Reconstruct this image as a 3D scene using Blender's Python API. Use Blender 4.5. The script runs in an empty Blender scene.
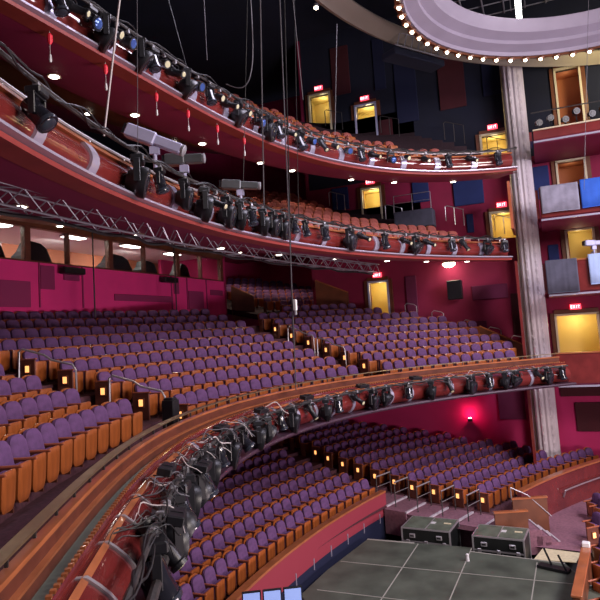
import bpy, bmesh, math, random
from mathutils import Vector, Matrix
from mathutils.bvhtree import BVHTree
random.seed(7)
PI = math.pi
col = bpy.context.scene.collection
scene = bpy.context.scene

# ------------------------------------------------------------------ camera
YAW, PIT, RHO = math.radians(21.8), math.radians(5), math.atan(.065)
CAM = Vector((-13.4, 0, 0))
f0 = Vector((math.cos(YAW), math.sin(YAW), 0)); r0 = Vector((math.sin(YAW), -math.cos(YAW), 0)); w0 = Vector((0, 0, 1))
fw = f0*math.cos(PIT) + w0*math.sin(PIT)
u0 = -f0*math.sin(PIT) + w0*math.cos(PIT)
cr = r0*math.cos(RHO) - u0*math.sin(RHO)
cu = r0*math.sin(RHO) + u0*math.cos(RHO)
cd = bpy.data.cameras.new('camera'); cam = bpy.data.objects.new('camera', cd); col.objects.link(cam)
cd.sensor_width = 36; cd.lens = 36; cd.shift_y = -22/600; cd.clip_end = 200
M4 = Matrix.Identity(4)
for i, v in enumerate((cr, cu, -fw)):
    for j in range(3): M4[j][i] = v[j]
M4.translation = CAM
cam.matrix_world = M4
scene.camera = cam
# ------------------------------------------------------------------ world, large lights, exposure
wd = bpy.data.worlds.new('world'); scene.world = wd; wd.use_nodes = True
wd.node_tree.nodes['Background'].inputs[0].default_value = (.62, .56, .78, 1)
wd.node_tree.nodes['Background'].inputs[1].default_value = .10
def area(name, loc, target, size, power, color, sy=None):
    l = bpy.data.lights.new(name, 'AREA'); l.energy = power; l.color = color; l.size = size
    if sy: l.shape = 'RECTANGLE'; l.size_y = sy
    o = bpy.data.objects.new(name, l); col.objects.link(o); o.location = loc
    o.rotation_euler = (Vector(target)-Vector(loc)).to_track_quat('-Z', 'Y').to_euler(); return o
area('stage_work_light', (-6, -13, 8.0), (4, 8, -3), 7, 2500, (1, .86, .80), 4)
area('stage_work_light', (7, -11, 7.5), (8, 8, -3), 6, 1900, (.92, .84, 1), 4)
area('stage_wash_light', (0, -12, -5.0), (6, 12, 3), 9, 1600, (1, .8, .82), 3)
area('house_ceiling_light', (2, 4.5, 12.0), (4, 9, -3), 5, 900, (.86, .8, 1), 5)
scene.view_settings.view_transform = 'Standard'; scene.view_settings.look = 'None'
scene.view_settings.exposure = 0.35; scene.view_settings.gamma = 1; scene.view_settings.use_curve_mapping = False

# ------------------------------------------------------------------ materials
def mat(name, c, rough=.6, metal=0, noise=0, scale=8, emit=None, es=1, coat=0, bump=0, stretch=None, spec=.5):
    m = bpy.data.materials.new(name); m.use_nodes = True; nt = m.node_tree; b = nt.nodes['Principled BSDF']
    b.inputs['Base Color'].default_value = (*c, 1); b.inputs['Roughness'].default_value = rough
    b.inputs['Metallic'].default_value = metal; b.inputs['Coat Weight'].default_value = coat
    b.inputs['Specular IOR Level'].default_value = spec
    if emit: b.inputs['Emission Color'].default_value = (*emit, 1); b.inputs['Emission Strength'].default_value = es
    if noise or bump:
        tc = nt.nodes.new('ShaderNodeTexCoord'); mp = nt.nodes.new('ShaderNodeMapping'); n = nt.nodes.new('ShaderNodeTexNoise')
        nt.links.new(tc.outputs['Object'], mp.inputs[0]); nt.links.new(mp.outputs[0], n.inputs['Vector'])
        if stretch: mp.inputs['Scale'].default_value = stretch
        n.inputs['Scale'].default_value = scale; n.inputs['Detail'].default_value = 3
        if noise:
            r = nt.nodes.new('ShaderNodeValToRGB')
            r.color_ramp.elements[0].position = .3; r.color_ramp.elements[1].position = .7
            r.color_ramp.elements[0].color = (*[x*(1-noise) for x in c], 1); r.color_ramp.elements[1].color = (*[min(1, x*(1+noise)) for x in c], 1)
            nt.links.new(n.outputs['Fac'], r.inputs[0]); nt.links.new(r.outputs[0], b.inputs['Base Color'])
        if bump:
            bp = nt.nodes.new('ShaderNodeBump'); bp.inputs['Strength'].default_value = bump
            nt.links.new(n.outputs['Fac'], bp.inputs['Height']); nt.links.new(bp.outputs[0], b.inputs['Normal'])
    return m
def glass(name, c):
    m = mat(name, c, .05); b = m.node_tree.nodes['Principled BSDF']; b.inputs['Transmission Weight'].default_value = 1; b.inputs['IOR'].default_value = 1.02; return m
M = dict(
    purple=mat('purple_fabric', (.108, .044, .140), .85, noise=.18, scale=9, bump=.1),
    red_lit=mat('purple_fabric_red_lit', (.30, .075, .06), .85, noise=.15, scale=9),  # purple seat fabric with the upper balconies' reddish light put into its colour
    seatwood=mat('amber_seat_wood', (.35, .092, .022), .35, noise=.18, scale=3, stretch=(6, 6, 1), coat=.3),
    armwood=mat('armrest_wood', (.40, .11, .05), .3, noise=.15, scale=4, coat=.3),
    darkwood=mat('dark_standard_wood', (.13, .035, .02), .45, noise=.2, scale=4),
    capwood=mat('rail_cap_wood', (.38, .12, .045), .3, noise=.2, scale=2.5, stretch=(1, 1, 6), coat=.5),
    mattered=mat('satin_red_wood', (.26, .035, .03), .5, noise=.15, scale=2), lipm=mat('dull_purple_ledge', (.05, .022, .04), .4), redwood=mat('mahogany_panel', (.16, .022, .02), .16, noise=.2, scale=2, coat=1),
    soffitwood=mat('soffit_wood', (.24, .085, .035), .5, noise=.2, scale=1), brownwood=mat('brown_wood', (.14, .045, .02), .4, noise=.25, scale=2),
    brass=mat('aged_brass', (.45, .34, .19), .35, metal=.9, noise=.1, scale=5),
    chrome=mat('white_chrome', (.55, .52, .66), .25, metal=.55),
    steel=mat('brushed_steel', (.55, .53, .56), .38, metal=.7),
    truss=mat('truss_aluminium', (.36, .36, .42), .4, metal=.7),
    black=mat('black_plastic', (.010, .010, .013), .4, noise=.2, scale=6),
    gloss=mat('black_gloss', (.012, .012, .018), .12, coat=.6),
    grey=mat('grey_metal', (.30, .30, .33), .4, metal=.3, noise=.15, scale=4),
    darkgrey=mat('dark_grey_metal', (.07, .075, .08), .4, noise=.15, scale=4),
    lav=mat('pale_lavender_metal', (.42, .42, .62), .4, noise=.08, scale=4),
    lens=mat('lens_glass', (.03, .035, .05), .12),
    blens=mat('blue_lens', (.06, .12, .38), .1, metal=.3), ylens=mat('cream_lens', (.65, .62, .40), .2),
    soffit=mat('wine_red_soffit', (.25, .010, .065), .7, noise=.08, scale=.8),
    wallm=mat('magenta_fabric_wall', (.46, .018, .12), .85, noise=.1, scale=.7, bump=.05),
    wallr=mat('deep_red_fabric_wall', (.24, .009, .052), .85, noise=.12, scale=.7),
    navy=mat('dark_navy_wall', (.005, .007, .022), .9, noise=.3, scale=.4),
    patchd=mat('dark_navy_acoustic_fabric', (.005, .008, .038), .9), patchn=mat('navy_acoustic_fabric', (.014, .026, .12), .9, noise=.1, scale=2),
    patchp=mat('plum_acoustic_fabric', (.13, .012, .055), .9, noise=.1, scale=2),
    patchr=mat('dark_red_acoustic_fabric', (.055, .006, .012), .9, noise=.1, scale=2),
    boothmag=mat('booth_magenta_panel', (.92, .042, .29), .8, noise=.06, scale=.8),
    pitm=mat('dusty_red_panel', (.27, .028, .05), .7), boothplum=mat('booth_plum_panel', (.33, .03, .14), .8),
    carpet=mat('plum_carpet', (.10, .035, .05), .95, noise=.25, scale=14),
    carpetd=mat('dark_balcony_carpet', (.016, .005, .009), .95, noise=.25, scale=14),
    carpetl=mat('mauve_carpet', (.24, .11, .15), .95, noise=.2, scale=10),
    black_floor=mat('black_pit', (.01, .01, .014), .7), 
    yellow=mat('yellow_corridor_wall', (.66, .50, .17), .7, noise=.06, scale=1),
    cream=mat('cream_door_frame', (.62, .54, .38), .5), orangewall=mat('orange_booth_wall', (.45, .15, .075), .7),
    white=mat('white_tile', (.75, .74, .76), .7), column=mat('carved_pale_column', (.62, .55, .60), .5, noise=.05, scale=3),
    ring=mat('lavender_plaster', (.25, .215, .28), .6, noise=.06, scale=1), cring=mat('cream_plaster', (.26, .22, .18), .6, noise=.06, scale=1),
    stage=mat('green_grey_deck', (.075, .088, .068), .6, noise=.35, scale=1.2), joint=mat('deck_joint', (.36, .35, .31), .6),
    lampglow=mat('amber_lamp_glow', (1, .6, .25), .5, emit=(1, .40, .12), es=1.4),
    bulb=mat('bulb_glow', (1, .9, .7), .5, emit=(1, .85, .62), es=14), tube=mat('tube_glow', (1, 1, 1), .5, emit=(1, 1, .86), es=14),
    downl=mat('downlight_glow', (1, .95, .9), .5, emit=(1, .88, .75), es=10), exitm=mat('exit_sign_red', (.8, .04, .06), .5, emit=(1, .06, .10), es=2.2),
    exitw=mat('exit_letter', (1, .7, .7), .5, emit=(1, .65, .65), es=3),
    screen=mat('lit_screen', (.3, .4, .8), .3, emit=(.35, .5, 1), es=.35), redtag=mat('red_tag', (.8, .03, .06), .4, noise=.1),
    drape_g=mat('grey_drape', (.07, .07, .105), .9, noise=.15, scale=3), drape_l=mat('light_grey_drape', (.24, .23, .30), .9, noise=.2, scale=3),
    drape_b=mat('blue_drape', (.02, .10, .50), .8, noise=.1, scale=3), drape_lb=mat('pale_blue_drape', (.35, .46, .72), .8, noise=.08, scale=3),
    case=mat('case_black_laminate', (.008, .010, .010), .45, noise=.2, scale=3), casetop=mat('case_green_grey_top', (.11, .135, .10), .5, noise=.25, scale=4),
    cable=mat('cable_rubber', (.008, .008, .01), .5), gcable=mat('grey_cable', (.09, .085, .10), .5), rope=mat('pale_rope', (.55, .50, .5), .8),
    pipe=mat('scaffold_pipe', (.05, .045, .045), .5, metal=.3, noise=.3, scale=20), nosing=mat('white_step_nosing', (.50, .45, .50), .6),
    rug=mat('cream_rug', (.62, .55, .36), .9, noise=.1, scale=9), trough=mat('grey_green_gutter', (.17, .20, .16), .7, noise=.15, scale=3),
    glass=glass('window_glass', (.9, .92, .95)), foil=mat('silver_label', (.6, .6, .6), .5),
)

# ------------------------------------------------------------------ mesh builder
class MB:
    def __init__(s): s.v = []; s.f = []
    def add(s, vs, fs):
        n = len(s.v); s.v += [tuple(v) for v in vs]; s.f += [tuple(i+n for i in f) for f in fs]; return s
    def box(s, c, d, rz=0, bev=0, R=None):
        x, y, z = (k/2 for k in d); b = bev
        if R is None: R = Matrix.Rotation(rz, 3, 'Z')
        if b == 0:
            P = [(i*x, j*y, k*z) for k in (-1, 1) for j in (-1, 1) for i in (-1, 1)]
            F = [(0, 2, 3, 1), (4, 5, 7, 6), (0, 1, 5, 4), (2, 6, 7, 3), (0, 4, 6, 2), (1, 3, 7, 5)]
        else:
            P = []; F = []
            for zz, ins in ((-z, b), (-z+b, 0), (z-b, 0), (z, b)):
                a, e = x-ins, y-ins
                P += [(-a+b, -e, zz), (a-b, -e, zz), (a, -e+b, zz), (a, e-b, zz), (a-b, e, zz), (-a+b, e, zz), (-a, e-b, zz), (-a, -e+b, zz)]
            for L in range(3):
                for i in range(8): F.append((L*8+i, L*8+(i+1) % 8, L*8+8+(i+1) % 8, L*8+8+i))
            F.append(tuple(range(7, -1, -1))); F.append(tuple(range(24, 32)))
        return s.add([Vector(c)+R@Vector(p) for p in P], F)
    def tube(s, pts, r, n=6, caps=True):
        pts = [Vector(p) for p in pts]; P = []; F = []
        for i, p in enumerate(pts):
            d = (pts[min(i+1, len(pts)-1)]-pts[max(i-1, 0)]).normalized()
            a = d.cross(Vector((0, 0, 1)));
            if a.length < .05: a = d.cross(Vector((1, 0, 0)))
            a.normalize(); b = d.cross(a)
            rr = r[i] if isinstance(r, (list, tuple)) else r
            P += [p+(a*math.cos(2*PI*k/n)+b*math.sin(2*PI*k/n))*rr for k in range(n)]
        for i in range(len(pts)-1):
            for k in range(n): F.append((i*n+k, i*n+(k+1) % n, (i+1)*n+(k+1) % n, (i+1)*n+k))
        if caps: F.append(tuple(range(n-1, -1, -1))); F.append(tuple(range((len(pts)-1)*n, len(pts)*n)))
        return s.add(P, F)
    def lathe(s, prof, origin=(0, 0, 0), axis=(0, 0, 1), n=16):
        ax = Vector(axis).normalized(); a = ax.cross(Vector((1, 0, 0)));
        if a.length < .1: a = ax.cross(Vector((0, 1, 0)))
        a.normalize(); b = ax.cross(a); o = Vector(origin); P = []; F = []
        for r, h in prof: P += [o+ax*h+(a*math.cos(2*PI*k/n)+b*math.sin(2*PI*k/n))*r for k in range(n)]
        for i in range(len(prof)-1):
            for k in range(n): F.append((i*n+k, i*n+(k+1) % n, (i+1)*n+(k+1) % n, (i+1)*n+k))
        F.append(tuple(range(n-1, -1, -1))); F.append(tuple(range((len(prof)-1)*n, len(prof)*n)))
        return s.add(P, F)
    def prism(s, outline, y0, y1, bulge=0, tilt=0):
        # outline in (x,z), counter-clockwise; front at y0 (towards -y) puffed by bulge; tilt leans top to +y
        n = len(outline); cx = sum(p[0] for p in outline)/n; cz = sum(p[1] for p in outline)/n
        P = []
        for y, k in ((y0-bulge, .62), (y0-bulge*.55, .9), (y0, 1), (y1, 1), (y1, .9)):
            for x, z in outline:
                zz = cz+(z-cz)*k; P.append((cx+(x-cx)*k, y+tilt*(zz-outline[0][1]), zz))
        F = [tuple(range(n))]
        for L in range(4):
            for i in range(n): F.append((L*n+i, L*n+n+i, L*n+n+(i+1) % n, L*n+(i+1) % n))
        F.append(tuple(range(5*n-1, 4*n-1, -1)))
        return s.add(P, F)
    def sweep(s, prof, ths, Rf, C=None, closed=True):
        # prof: (offset outward from the curve radius, z); swept round centre C
        n = len(prof); P = []; F = []
        for th in ths:
            for o, z in prof: P.append(pol(th, o, z, Rf, C))
        m = n if closed else n-1
        for i in range(len(ths)-1):
            for k in range(m): F.append((i*n+k, (i+1)*n+k, (i+1)*n+(k+1) % n, i*n+(k+1) % n))
        if closed: F.append(tuple(range(n))); F.append(tuple(range((len(ths)-1)*n+n-1, (len(ths)-1)*n-1, -1)))
        return s.add(P, F)
    def build(s, name, m, parent=None, smooth=False):
        me = bpy.data.meshes.new(name); me.from_pydata([tuple(v) for v in s.v], [], s.f); me.update()
        bm = bmesh.new(); bm.from_mesh(me); bmesh.ops.recalc_face_normals(bm, faces=bm.faces); bm.to_mesh(me); bm.free()
        for k in (m if isinstance(m, list) else [m]): me.materials.append(k)
        if smooth:
            for p in me.polygons: p.use_smooth = True
            me.set_sharp_from_angle(angle=math.radians(40))
        o = bpy.data.objects.new(name, me); col.objects.link(o)
        if parent: o.parent = parent
        return o
def tag(o, label=None, cat=None, group=None, kind=None):
    if label: o['label'] = label
    if cat: o['category'] = cat
    if group: o['group'] = group
    if kind: o['kind'] = kind
    return o
def empty(name, loc=(0, 0, 0), rz=0, **k):
    o = bpy.data.objects.new(name, None); col.objects.link(o); o.location = loc; o.rotation_euler = (0, 0, rz); o.empty_display_size = .1
    return tag(o, **k)
def copy_tree(o, parent=None):
    c = o.copy(); col.objects.link(c)
    if parent: c.parent = parent
    for ch in KIDS.get(o.name, []): copy_tree(ch, c)
    return c
KIDS = {}
def learn(o):
    KIDS[o.name] = [c for c in bpy.data.objects if c.parent == o]
    for c in KIDS[o.name]: learn(c)
def S(o): return tag(o, kind='structure')
ORD = ['front', 'second', 'third', 'fourth', 'fifth', 'sixth', 'seventh', 'eighth', 'ninth', 'tenth', 'eleventh', 'twelfth', 'thirteenth', 'fourteenth', 'fifteenth', 'sixteenth', 'seventeenth', 'eighteenth', 'nineteenth', 'twentieth']
def nth(n):
    if n < 20: return (['first']+ORD[1:])[n]
    return ['twenty-', 'thirty-', 'forty-'][(n+1)//10-2]+['', 'first', 'second', 'third', 'fourth', 'fifth', 'sixth', 'seventh', 'eighth', 'ninth'][(n+1) % 10] if (n+1) % 10 else ['twentieth', 'thirtieth', 'fortieth'][(n+1)//10-2]

# ------------------------------------------------------------------ plan curves of the house
C0 = Vector((0, -10)); C1 = Vector((0, -25))
def R1(th): t = max(-38, min(64, th))/60; return 17.9+1.55*t-2.42*t*t-3.22*t**3+3.91*t**4
def R2(th): t = max(-40, min(54, th))/60; return 17.27-.68*t+2.16*t*t
def R3(th): t = max(-22, min(50, th))/60; return 18.29-.83*t+6.17*t*t-9.06*t**3
def R0(th): return 0
def pol(th, o, z, Rf, C=None):
    C = C or C0; r = Rf(th)+o; a = math.radians(th); return Vector((C.x+r*math.sin(a), C.y+r*math.cos(a), z))
def ar(a, b, n): return [a+(b-a)*i/n for i in range(n+1)]
PITCH = 1.03; RW = .95
def floor1(o, th=0): return -2.38+.337*(o-RW)
def floor2(o, th=0): return 2.80+.42*(o-RW)
def floor3(o, th=0):
    d = o-RW; k = max(0, min(1, (th-32)/12)); return 6.20+.66*min(d, 3.4)+(.66-.22*k)*max(0, d-3.4)
def floor0(r): return -7.4+.1*(r-30) if r < 33.7 else -7.03+.165*(r-33.7)

# ------------------------------------------------------------------ structure: floors, soffits, walls
BLOCK = []      # meshes that can hide seats
def tiers(name, Rf, fl, n, ths, back, m_='carpet'):
    mb = MB(); P = []; m = 0
    for th in ths:
        f = lambda o: fl(o, th)
        prof = [(-.02, f(RW)-.02), (RW+.45, f(RW)-.02)]
        for k in range(1, n):
            o = RW+PITCH*k-.57; prof += [(o, f(RW+PITCH*(k-1))-.02), (o, f(RW+PITCH*k)-.02)]
        bk = min(back, 19.4/max(.05, math.sin(math.radians(th)))-Rf(th)) if th > 5 and n != 9 else back
        prof = [(min(o, bk), z) for o, z in prof]
        prof += [(bk, f(min(bk, RW+PITCH*(n-1)))-.02), (bk, f(min(bk, RW+PITCH*(n-1)))-.3), (4.2, f(4.2)-.9), (1.5, f(RW)-.06), (0, f(RW)-.06)]
        m = len(prof); P += [pol(th, o, z, Rf) for o, z in prof]
    F = [(i*m+k, (i+1)*m+k, (i+1)*m+(k+1) % m, i*m+(k+1) % m) for i in range(len(ths)-1) for k in range(m)]+[tuple(range(m)), tuple(range(len(P)-1, len(P)-m-1, -1))]
    o = mb.add(P, F).build(name, M[m_]); S(o); BLOCK.append(o); return o
tiers('floor', R1, floor1, 9, ar(-42, 51, 60), 9.6)
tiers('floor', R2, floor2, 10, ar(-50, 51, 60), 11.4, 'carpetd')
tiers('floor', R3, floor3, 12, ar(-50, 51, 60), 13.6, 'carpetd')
def soffit(prof, Rf, ths, m):
    o = MB().sweep(prof, ths, Rf, closed=False).build('ceiling', m, smooth=True); S(o); BLOCK.append(o); return o
soffit([(-.02, 2.47), (1.6, 2.66), (3.6, 3.0), (3.6, 3.2)], R2, ar(-50, 53, 60), M['soffit'])
soffit([(3.6, 3.2), (11.8, 4.95)], R2, ar(-50, 53, 60), M['soffitwood'])
soffit([(-.02, 5.98), (1.5, 6.10), (2.3, 6.42), (2.3, 6.6)], R3, ar(-50, 51, 60), M['soffit'])
soffit([(2.3, 6.6), (7.0, 8.4)], R3, ar(-50, 51, 60), M['soffitwood'])
soffit([(7.0, 8.4), (13.5, 10.6)], R3, ar(-50, 51, 60), M['soffit'])
soffit([(-.5, -2.95), (13, -2.7)], R1, ar(-42, 57, 60), M['soffit'])

# orchestra floor
oth = ar(-40, 40, 40)
prof = []
for k in range(4, 15):
    r = 30+.92*k; prof += [(r-.5, floor0(30+.92*(k-1))), (r-.5, floor0(r))]
prof[0] = (32.85, floor0(33.7)); prof[1] = (33.0, floor0(33.7))
S(MB().sweep(prof, ar(-35, 17.6, 30), R0, C1, closed=False).build('floor', M['carpet']))
prof = [(29.0, floor0(30))]
for k in range(1, 15):
    r = 30+.92*k; prof += [(r-.5, floor0(30+.92*(k-1))), (r-.5, floor0(r))]
S(MB().sweep(prof, ar(17.6, 38, 20), R0, C1, closed=False).build('floor', M['carpet']))
# low floor at the stage side and pit floor
S(MB().box((10, -6, -8.4), (30, 16, .2)).box((2, 4, -8.4), (20, 8, .2)).build('floor', M['black_floor']))
b = MB(); P = []; 
b.add([(9.6, 1.2, -8.02), (11.3, 2.6, -8.02), (14, .2, -8.02), (19.4, -2.6, -8.02), (19.4, -10, -8.02), (9.4, -10, -8.02), (9.2, -2.2, -8.02)], [(0, 1, 2, 3, 4, 5, 6)])
S(b.build('floor', M['carpetl']))

# far side wall (magenta below, red then navy above) with door holes
DOORS = [  # y0, y1, z0, z1 of openings in the wall at X = 19.5
    (7.95, 8.95, .2, 2.4), (-2.4, -.58, -2.3, -.12), (7.95, 8.95, 5.75, 7.75), (.95, 2.08, 4.1, 5.45),
    (7.85, 8.95, 10.5, 12.65), (10.55, 11.75, 11.6, 13.85), (1.0, 2.2, 8.5, 9.65), (-2.55, -1.35, 5.35, 7.62), (-2.6, -1.45, 2.0, 4.1), (-2.75, -1.7, 9.4, 12.4)]
def wall_x(X, ys, zs, holes, band):
    yy = sorted(set([ys[0], ys[1]]+[h[i] for h in holes for i in (0, 1)])); zz = sorted(set([zs[0], zs[1]]+[h[i] for h in holes for i in (2, 3)]+[q for q in (-2.7, 3.6, 8.2) if zs[0] < q < zs[1]]))
    mats = {}
    for i in range(len(yy)-1):
        for k in range(len(zz)-1):
            cy, cz = (yy[i]+yy[i+1])/2, (zz[k]+zz[k+1])/2
            if any(h[0] < cy < h[1] and h[2] < cz < h[3] for h in holes): continue
            mt = band(cy, cz); mats.setdefault(mt, MB()).box((X+.1, cy, cz), (.2, yy[i+1]-yy[i], zz[k+1]-zz[k]))
    return mats
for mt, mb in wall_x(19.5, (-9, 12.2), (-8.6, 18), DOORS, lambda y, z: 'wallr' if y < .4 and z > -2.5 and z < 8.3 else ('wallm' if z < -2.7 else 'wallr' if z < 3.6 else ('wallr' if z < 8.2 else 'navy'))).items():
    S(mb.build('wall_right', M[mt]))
S(MB().box((22.9, 12.3, 5), (6.8, .2, 26)).build('wall_right', M['wallr']))
S(MB().box((26.3, 16.5, 4), (.2, 9, 26)).build('wall_right', M['wallm']))
S(MB().box((21.5, 20.9, 5), (10, .2, 28)).build('wall_back', M['wallm']))
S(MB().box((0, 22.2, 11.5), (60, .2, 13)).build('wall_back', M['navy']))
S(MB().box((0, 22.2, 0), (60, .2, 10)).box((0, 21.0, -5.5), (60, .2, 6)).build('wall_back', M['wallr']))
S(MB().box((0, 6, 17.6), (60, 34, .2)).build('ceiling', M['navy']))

# booth wall: magenta below, windows above, small lit room behind
YB = 17.5; ZS, ZT = 3.2, 4.58
b = MB().box((3.2, YB+.1, (ZS-3)/2+.0), (30, .2, ZS+3)); S(b.build('wall_back', M['boothmag']))
S(MB().box((3.2, YB+.1, (ZT+6.2)/2), (30, .2, 6.2-ZT)).build('wall_back', M['brownwood']))
S(MB().box((18.2, 19.9, 1.5), (.2, 4.8, 9)).build('wall_right', M['wallm']))
mx = [-8, -5, -1.5, 1.0, 3.36, 5.45, 8.0, 10.46, 13.3, 15.6, 17.9]
for i in range(len(mx)-1):
    w = empty('window_%d' % (i+1), ((mx[i]+mx[i+1])/2, YB+.1, ZS)); S(w); W = mx[i+1]-mx[i]
    th = .26 if i % 2 else .09
    MB().box((W/2, 0, (ZT-ZS)/2), (th, .22, ZT-ZS)).box((0, 0, .03), (W, .24, .06)).box((0, 0, ZT-ZS-.03), (W, .24, .06)).build('window_frame', M['darkwood'], w)
    MB().box((0, .02, (ZT-ZS)/2), (W-.1, .012, ZT-ZS-.1)).build('pane', M['glass'], w)
# booth interior
S(MB().box((4, YB+4.6, 3.6), (28, .1, 3.4)).build('wall_back', M['orangewall']))
S(MB().box((4, YB+2.4, 4.80), (28, 4.6, .1)).build('ceiling', M['white']))
S(MB().box((4, YB+2.4, 2.40), (28, 4.6, .1)).build('floor', M['carpet']))
for i, (x, y) in enumerate([(2.9, 18.5), (6.95, 18.6), (10.7, 18.5), (14.6, 18.7), (-2.5, 18.6)]):
    t = empty('ceiling_light', (x, y, 4.70), label='white ceiling light inside the control booth, %s from left' % nth(i if i < 4 else 4), cat='ceiling light', group='control booth lights')
    MB().box((0, 0, 0), (1.15, .5, .08)).build('frame', M['grey'], t); MB().box((0, 0, -.05), (1.05, .42, .03)).build('diffuser', M['tube'], t)
for x in (2.5, 7.5, 12.5): area('booth_light', (x, 19.4, 4.6), (x, 20.3, 2), 1.2, 130, (1, .95, .85), .6)
for i, (x, w, h) in enumerate([(4.3, 1.5, .55), (9.2, 1.9, .5), (2.3, 1.0, .35), (11.5, 1.3, .4), (14.6, 1.2, .5)]):
    t = empty('mixing_console', (x, YB+.75, ZS-.75), label='dark covered control console behind booth window, %s from the left' % nth([1, 2, 0, 3, 4][i]), cat='console', group='booth consoles')
    b = MB(); out = [(-w/2, 0), (w/2, 0), (w*.49, .95), (w*.32, 1.15+h*.5), (w*.12, 1.05+h), (-w*.2, 1.1+h), (-w*.34, 1.0+h*.5), (-w*.5, .95+h*.2)]
    b.prism(out, -.25, .3, .03).build('cover', M['black'], t)
    MB().box((0, .02, .36), (w*.96, .5, .7), bev=.02).build('desk', M['brownwood'], t)
for i, (x, z, w, h) in enumerate([(1.2, 4.1, .5, .7), (6.0, 4.2, .35, .6), (7.6, 4.0, 1.1, .55), (2.8, 3.9, .5, .5)]):
    t = empty('wall_board', (x, YB+4.5, z+.25), label='pale board on the orange wall inside the control booth, size %s' % ['tall and narrow at left', 'small yellow beside a post', 'wide white at centre', 'square at left'][i], cat='board')
    MB().box((0, 0, 0), (w, .06, h)).build('board_frame', M['grey'], t); MB().box((0, -.04, 0), (w-.06, .03, h-.06)).build('board_face', M['white'], t)

# booth front: raised plum panels
for i, (x0, x1, z0, z1) in enumerate([(1.2, 3.4, 1.5, 2.45), (5.1, 5.95, 2.6, 3.15), (8.1, 12.6, 1.85, 2.15), (3.9, 4.6, 2.2, 3.1), (14.1, 15.6, 1.5, 2.5), (12.75, 13.2, 2.3, 3.15), (16.4, 17.8, 2.35, 2.65)]):
    o = MB().box(((x0+x1)/2, YB-.03, (z0+z1)/2), (x1-x0, .05, z1-z0), bev=.01).build('acoustic_panel', M['boothplum'])
    tag(o, 'dark plum rectangular panel on the magenta booth wall, %s from the left' % nth([0, 2, 3, 1, 5, 4, 6][i]), 'wall panel', 'booth wall panels')
for i, x in enumerate((3.85, 6.15, 12.55, 14.0, 16.0)):
    o = MB().box((x, YB-.02, 2.35), (.06, .05, 1.7)).build('trim_%d' % (i+20), M['boothplum']); S(o)
for i, x in enumerate((5.9, 12.6)):
    t = empty('small_loudspeaker', (x-.55, YB-.25, 2.95), label='small black loudspeaker hung %s under the booth windows' % ['at left', 'at right'][i], cat='loudspeaker')
    MB().box((0, 0, 0), (1.15, .34, .26), bev=.03).build('cabinet', M['black'], t); MB().box((0, .2, 0), (.2, .12, .1)).build('bracket', M['grey'], t)

# far doors with lit corridor behind, frame, exit sign
def door_alcove(i, y0, y1, z0, z1, mt, power, exit_=True, leaf=None):
    t = empty('door_%d' % (i+1), (19.5, (y0+y1)/2, z0)); S(t); W = y1-y0; H = z1-z0
    MB().box((1.5, 0, H/2), (.05, W+.6, H+.2)).box((.85, W/2+.3, H/2), (1.3, .05, H+.2)).box((.85, -W/2-.3, H/2), (1.3, .05, H+.2)).box((.85, 0, -.04), (1.3, W+.6, .05)).box((.85, 0, H+.1), (1.3, W+.6, .05)).build('corridor_wall', mt, t)
    MB().box((-.02, W/2+.05, H/2), (.3, .1, H+.1)).box((-.02, -W/2-.05, H/2), (.3, .1, H+.1)).box((-.02, 0, H+.05), (.3, W+.2, .1)).build('door_frame', M['cream'] if i not in (0, 4) else M['lav'], t)
    MB().box((-.04, W/2+.2, H/2), (.12, .2, H+.3)).box((-.04, -W/2-.2, H/2), (.12, .2, H+.3)).box((-.04, 0, H+.2), (.12, W+.2, .2)).build('door_surround', M['brownwood'], t)
    if leaf: 
        lf = MB().box((.55, W/2-.03, H/2), (1.0, .05, H)).build('door_leaf', M[leaf], t)
    l = bpy.data.lights.new('corridor_light', 'POINT'); l.energy = power; l.color = (1, .85, .5); l.shadow_soft_size = .15
    lo = bpy.data.objects.new('corridor_light', l); col.objects.link(lo); lo.location = (19.5+.7, (y0+y1)/2, z1-.25)
    if exit_:
        e = empty('exit_sign', (19.4, (y0+y1)/2, z1+.42), label='red illuminated EXIT sign above %s' % DN[i], cat='exit sign', group='exit signs')
        MB().box((0, 0, 0), (.08, .5, .26), bev=.01).build('sign_box', M['exitm'], e)
        b = MB(); X = -.05
        def bar(yc, zc, a, c): b.box((X, yc, zc), (.012, a, c))
        y = .17; 
        bar(y+.035, 0, .015, .14); [bar(y, q, .07, .02) for q in (-.06, 0, .06)]
        y = .06
        b.box((X, y, 0), (.012, .018, .16), R=Matrix.Rotation(.5, 3, 'X')); b.box((X, y, 0), (.012, .018, .16), R=Matrix.Rotation(-.5, 3, 'X'))
        bar(-.05, 0, .018, .14); bar(-.15, 0, .018, .14); bar(-.15, .06, .09, .02)
        b.build('lettering', M['exitw'], e)
DN = ['the door beside the lower balcony rows', 'the wide yellow doorway right of the column', 'the doorway at the back of the middle balcony', 'the low door at the end of the middle balcony', 'the right-hand doorway of the top balcony', 'the left-hand doorway of the top balcony', 'the low door at the end of the top balcony', 'x', 'x', 'x']
for i, d in enumerate(DOORS):
    pw = [22, 34, 22, 18, 17, 13, 18, 4, 11, 3][i]
    door_alcove(i, *d, M['yellow'] if i != 9 and i != 7 else M['orangewall'], pw, i < 7, 'seatwood' if i in (7, 8) else None)

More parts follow.
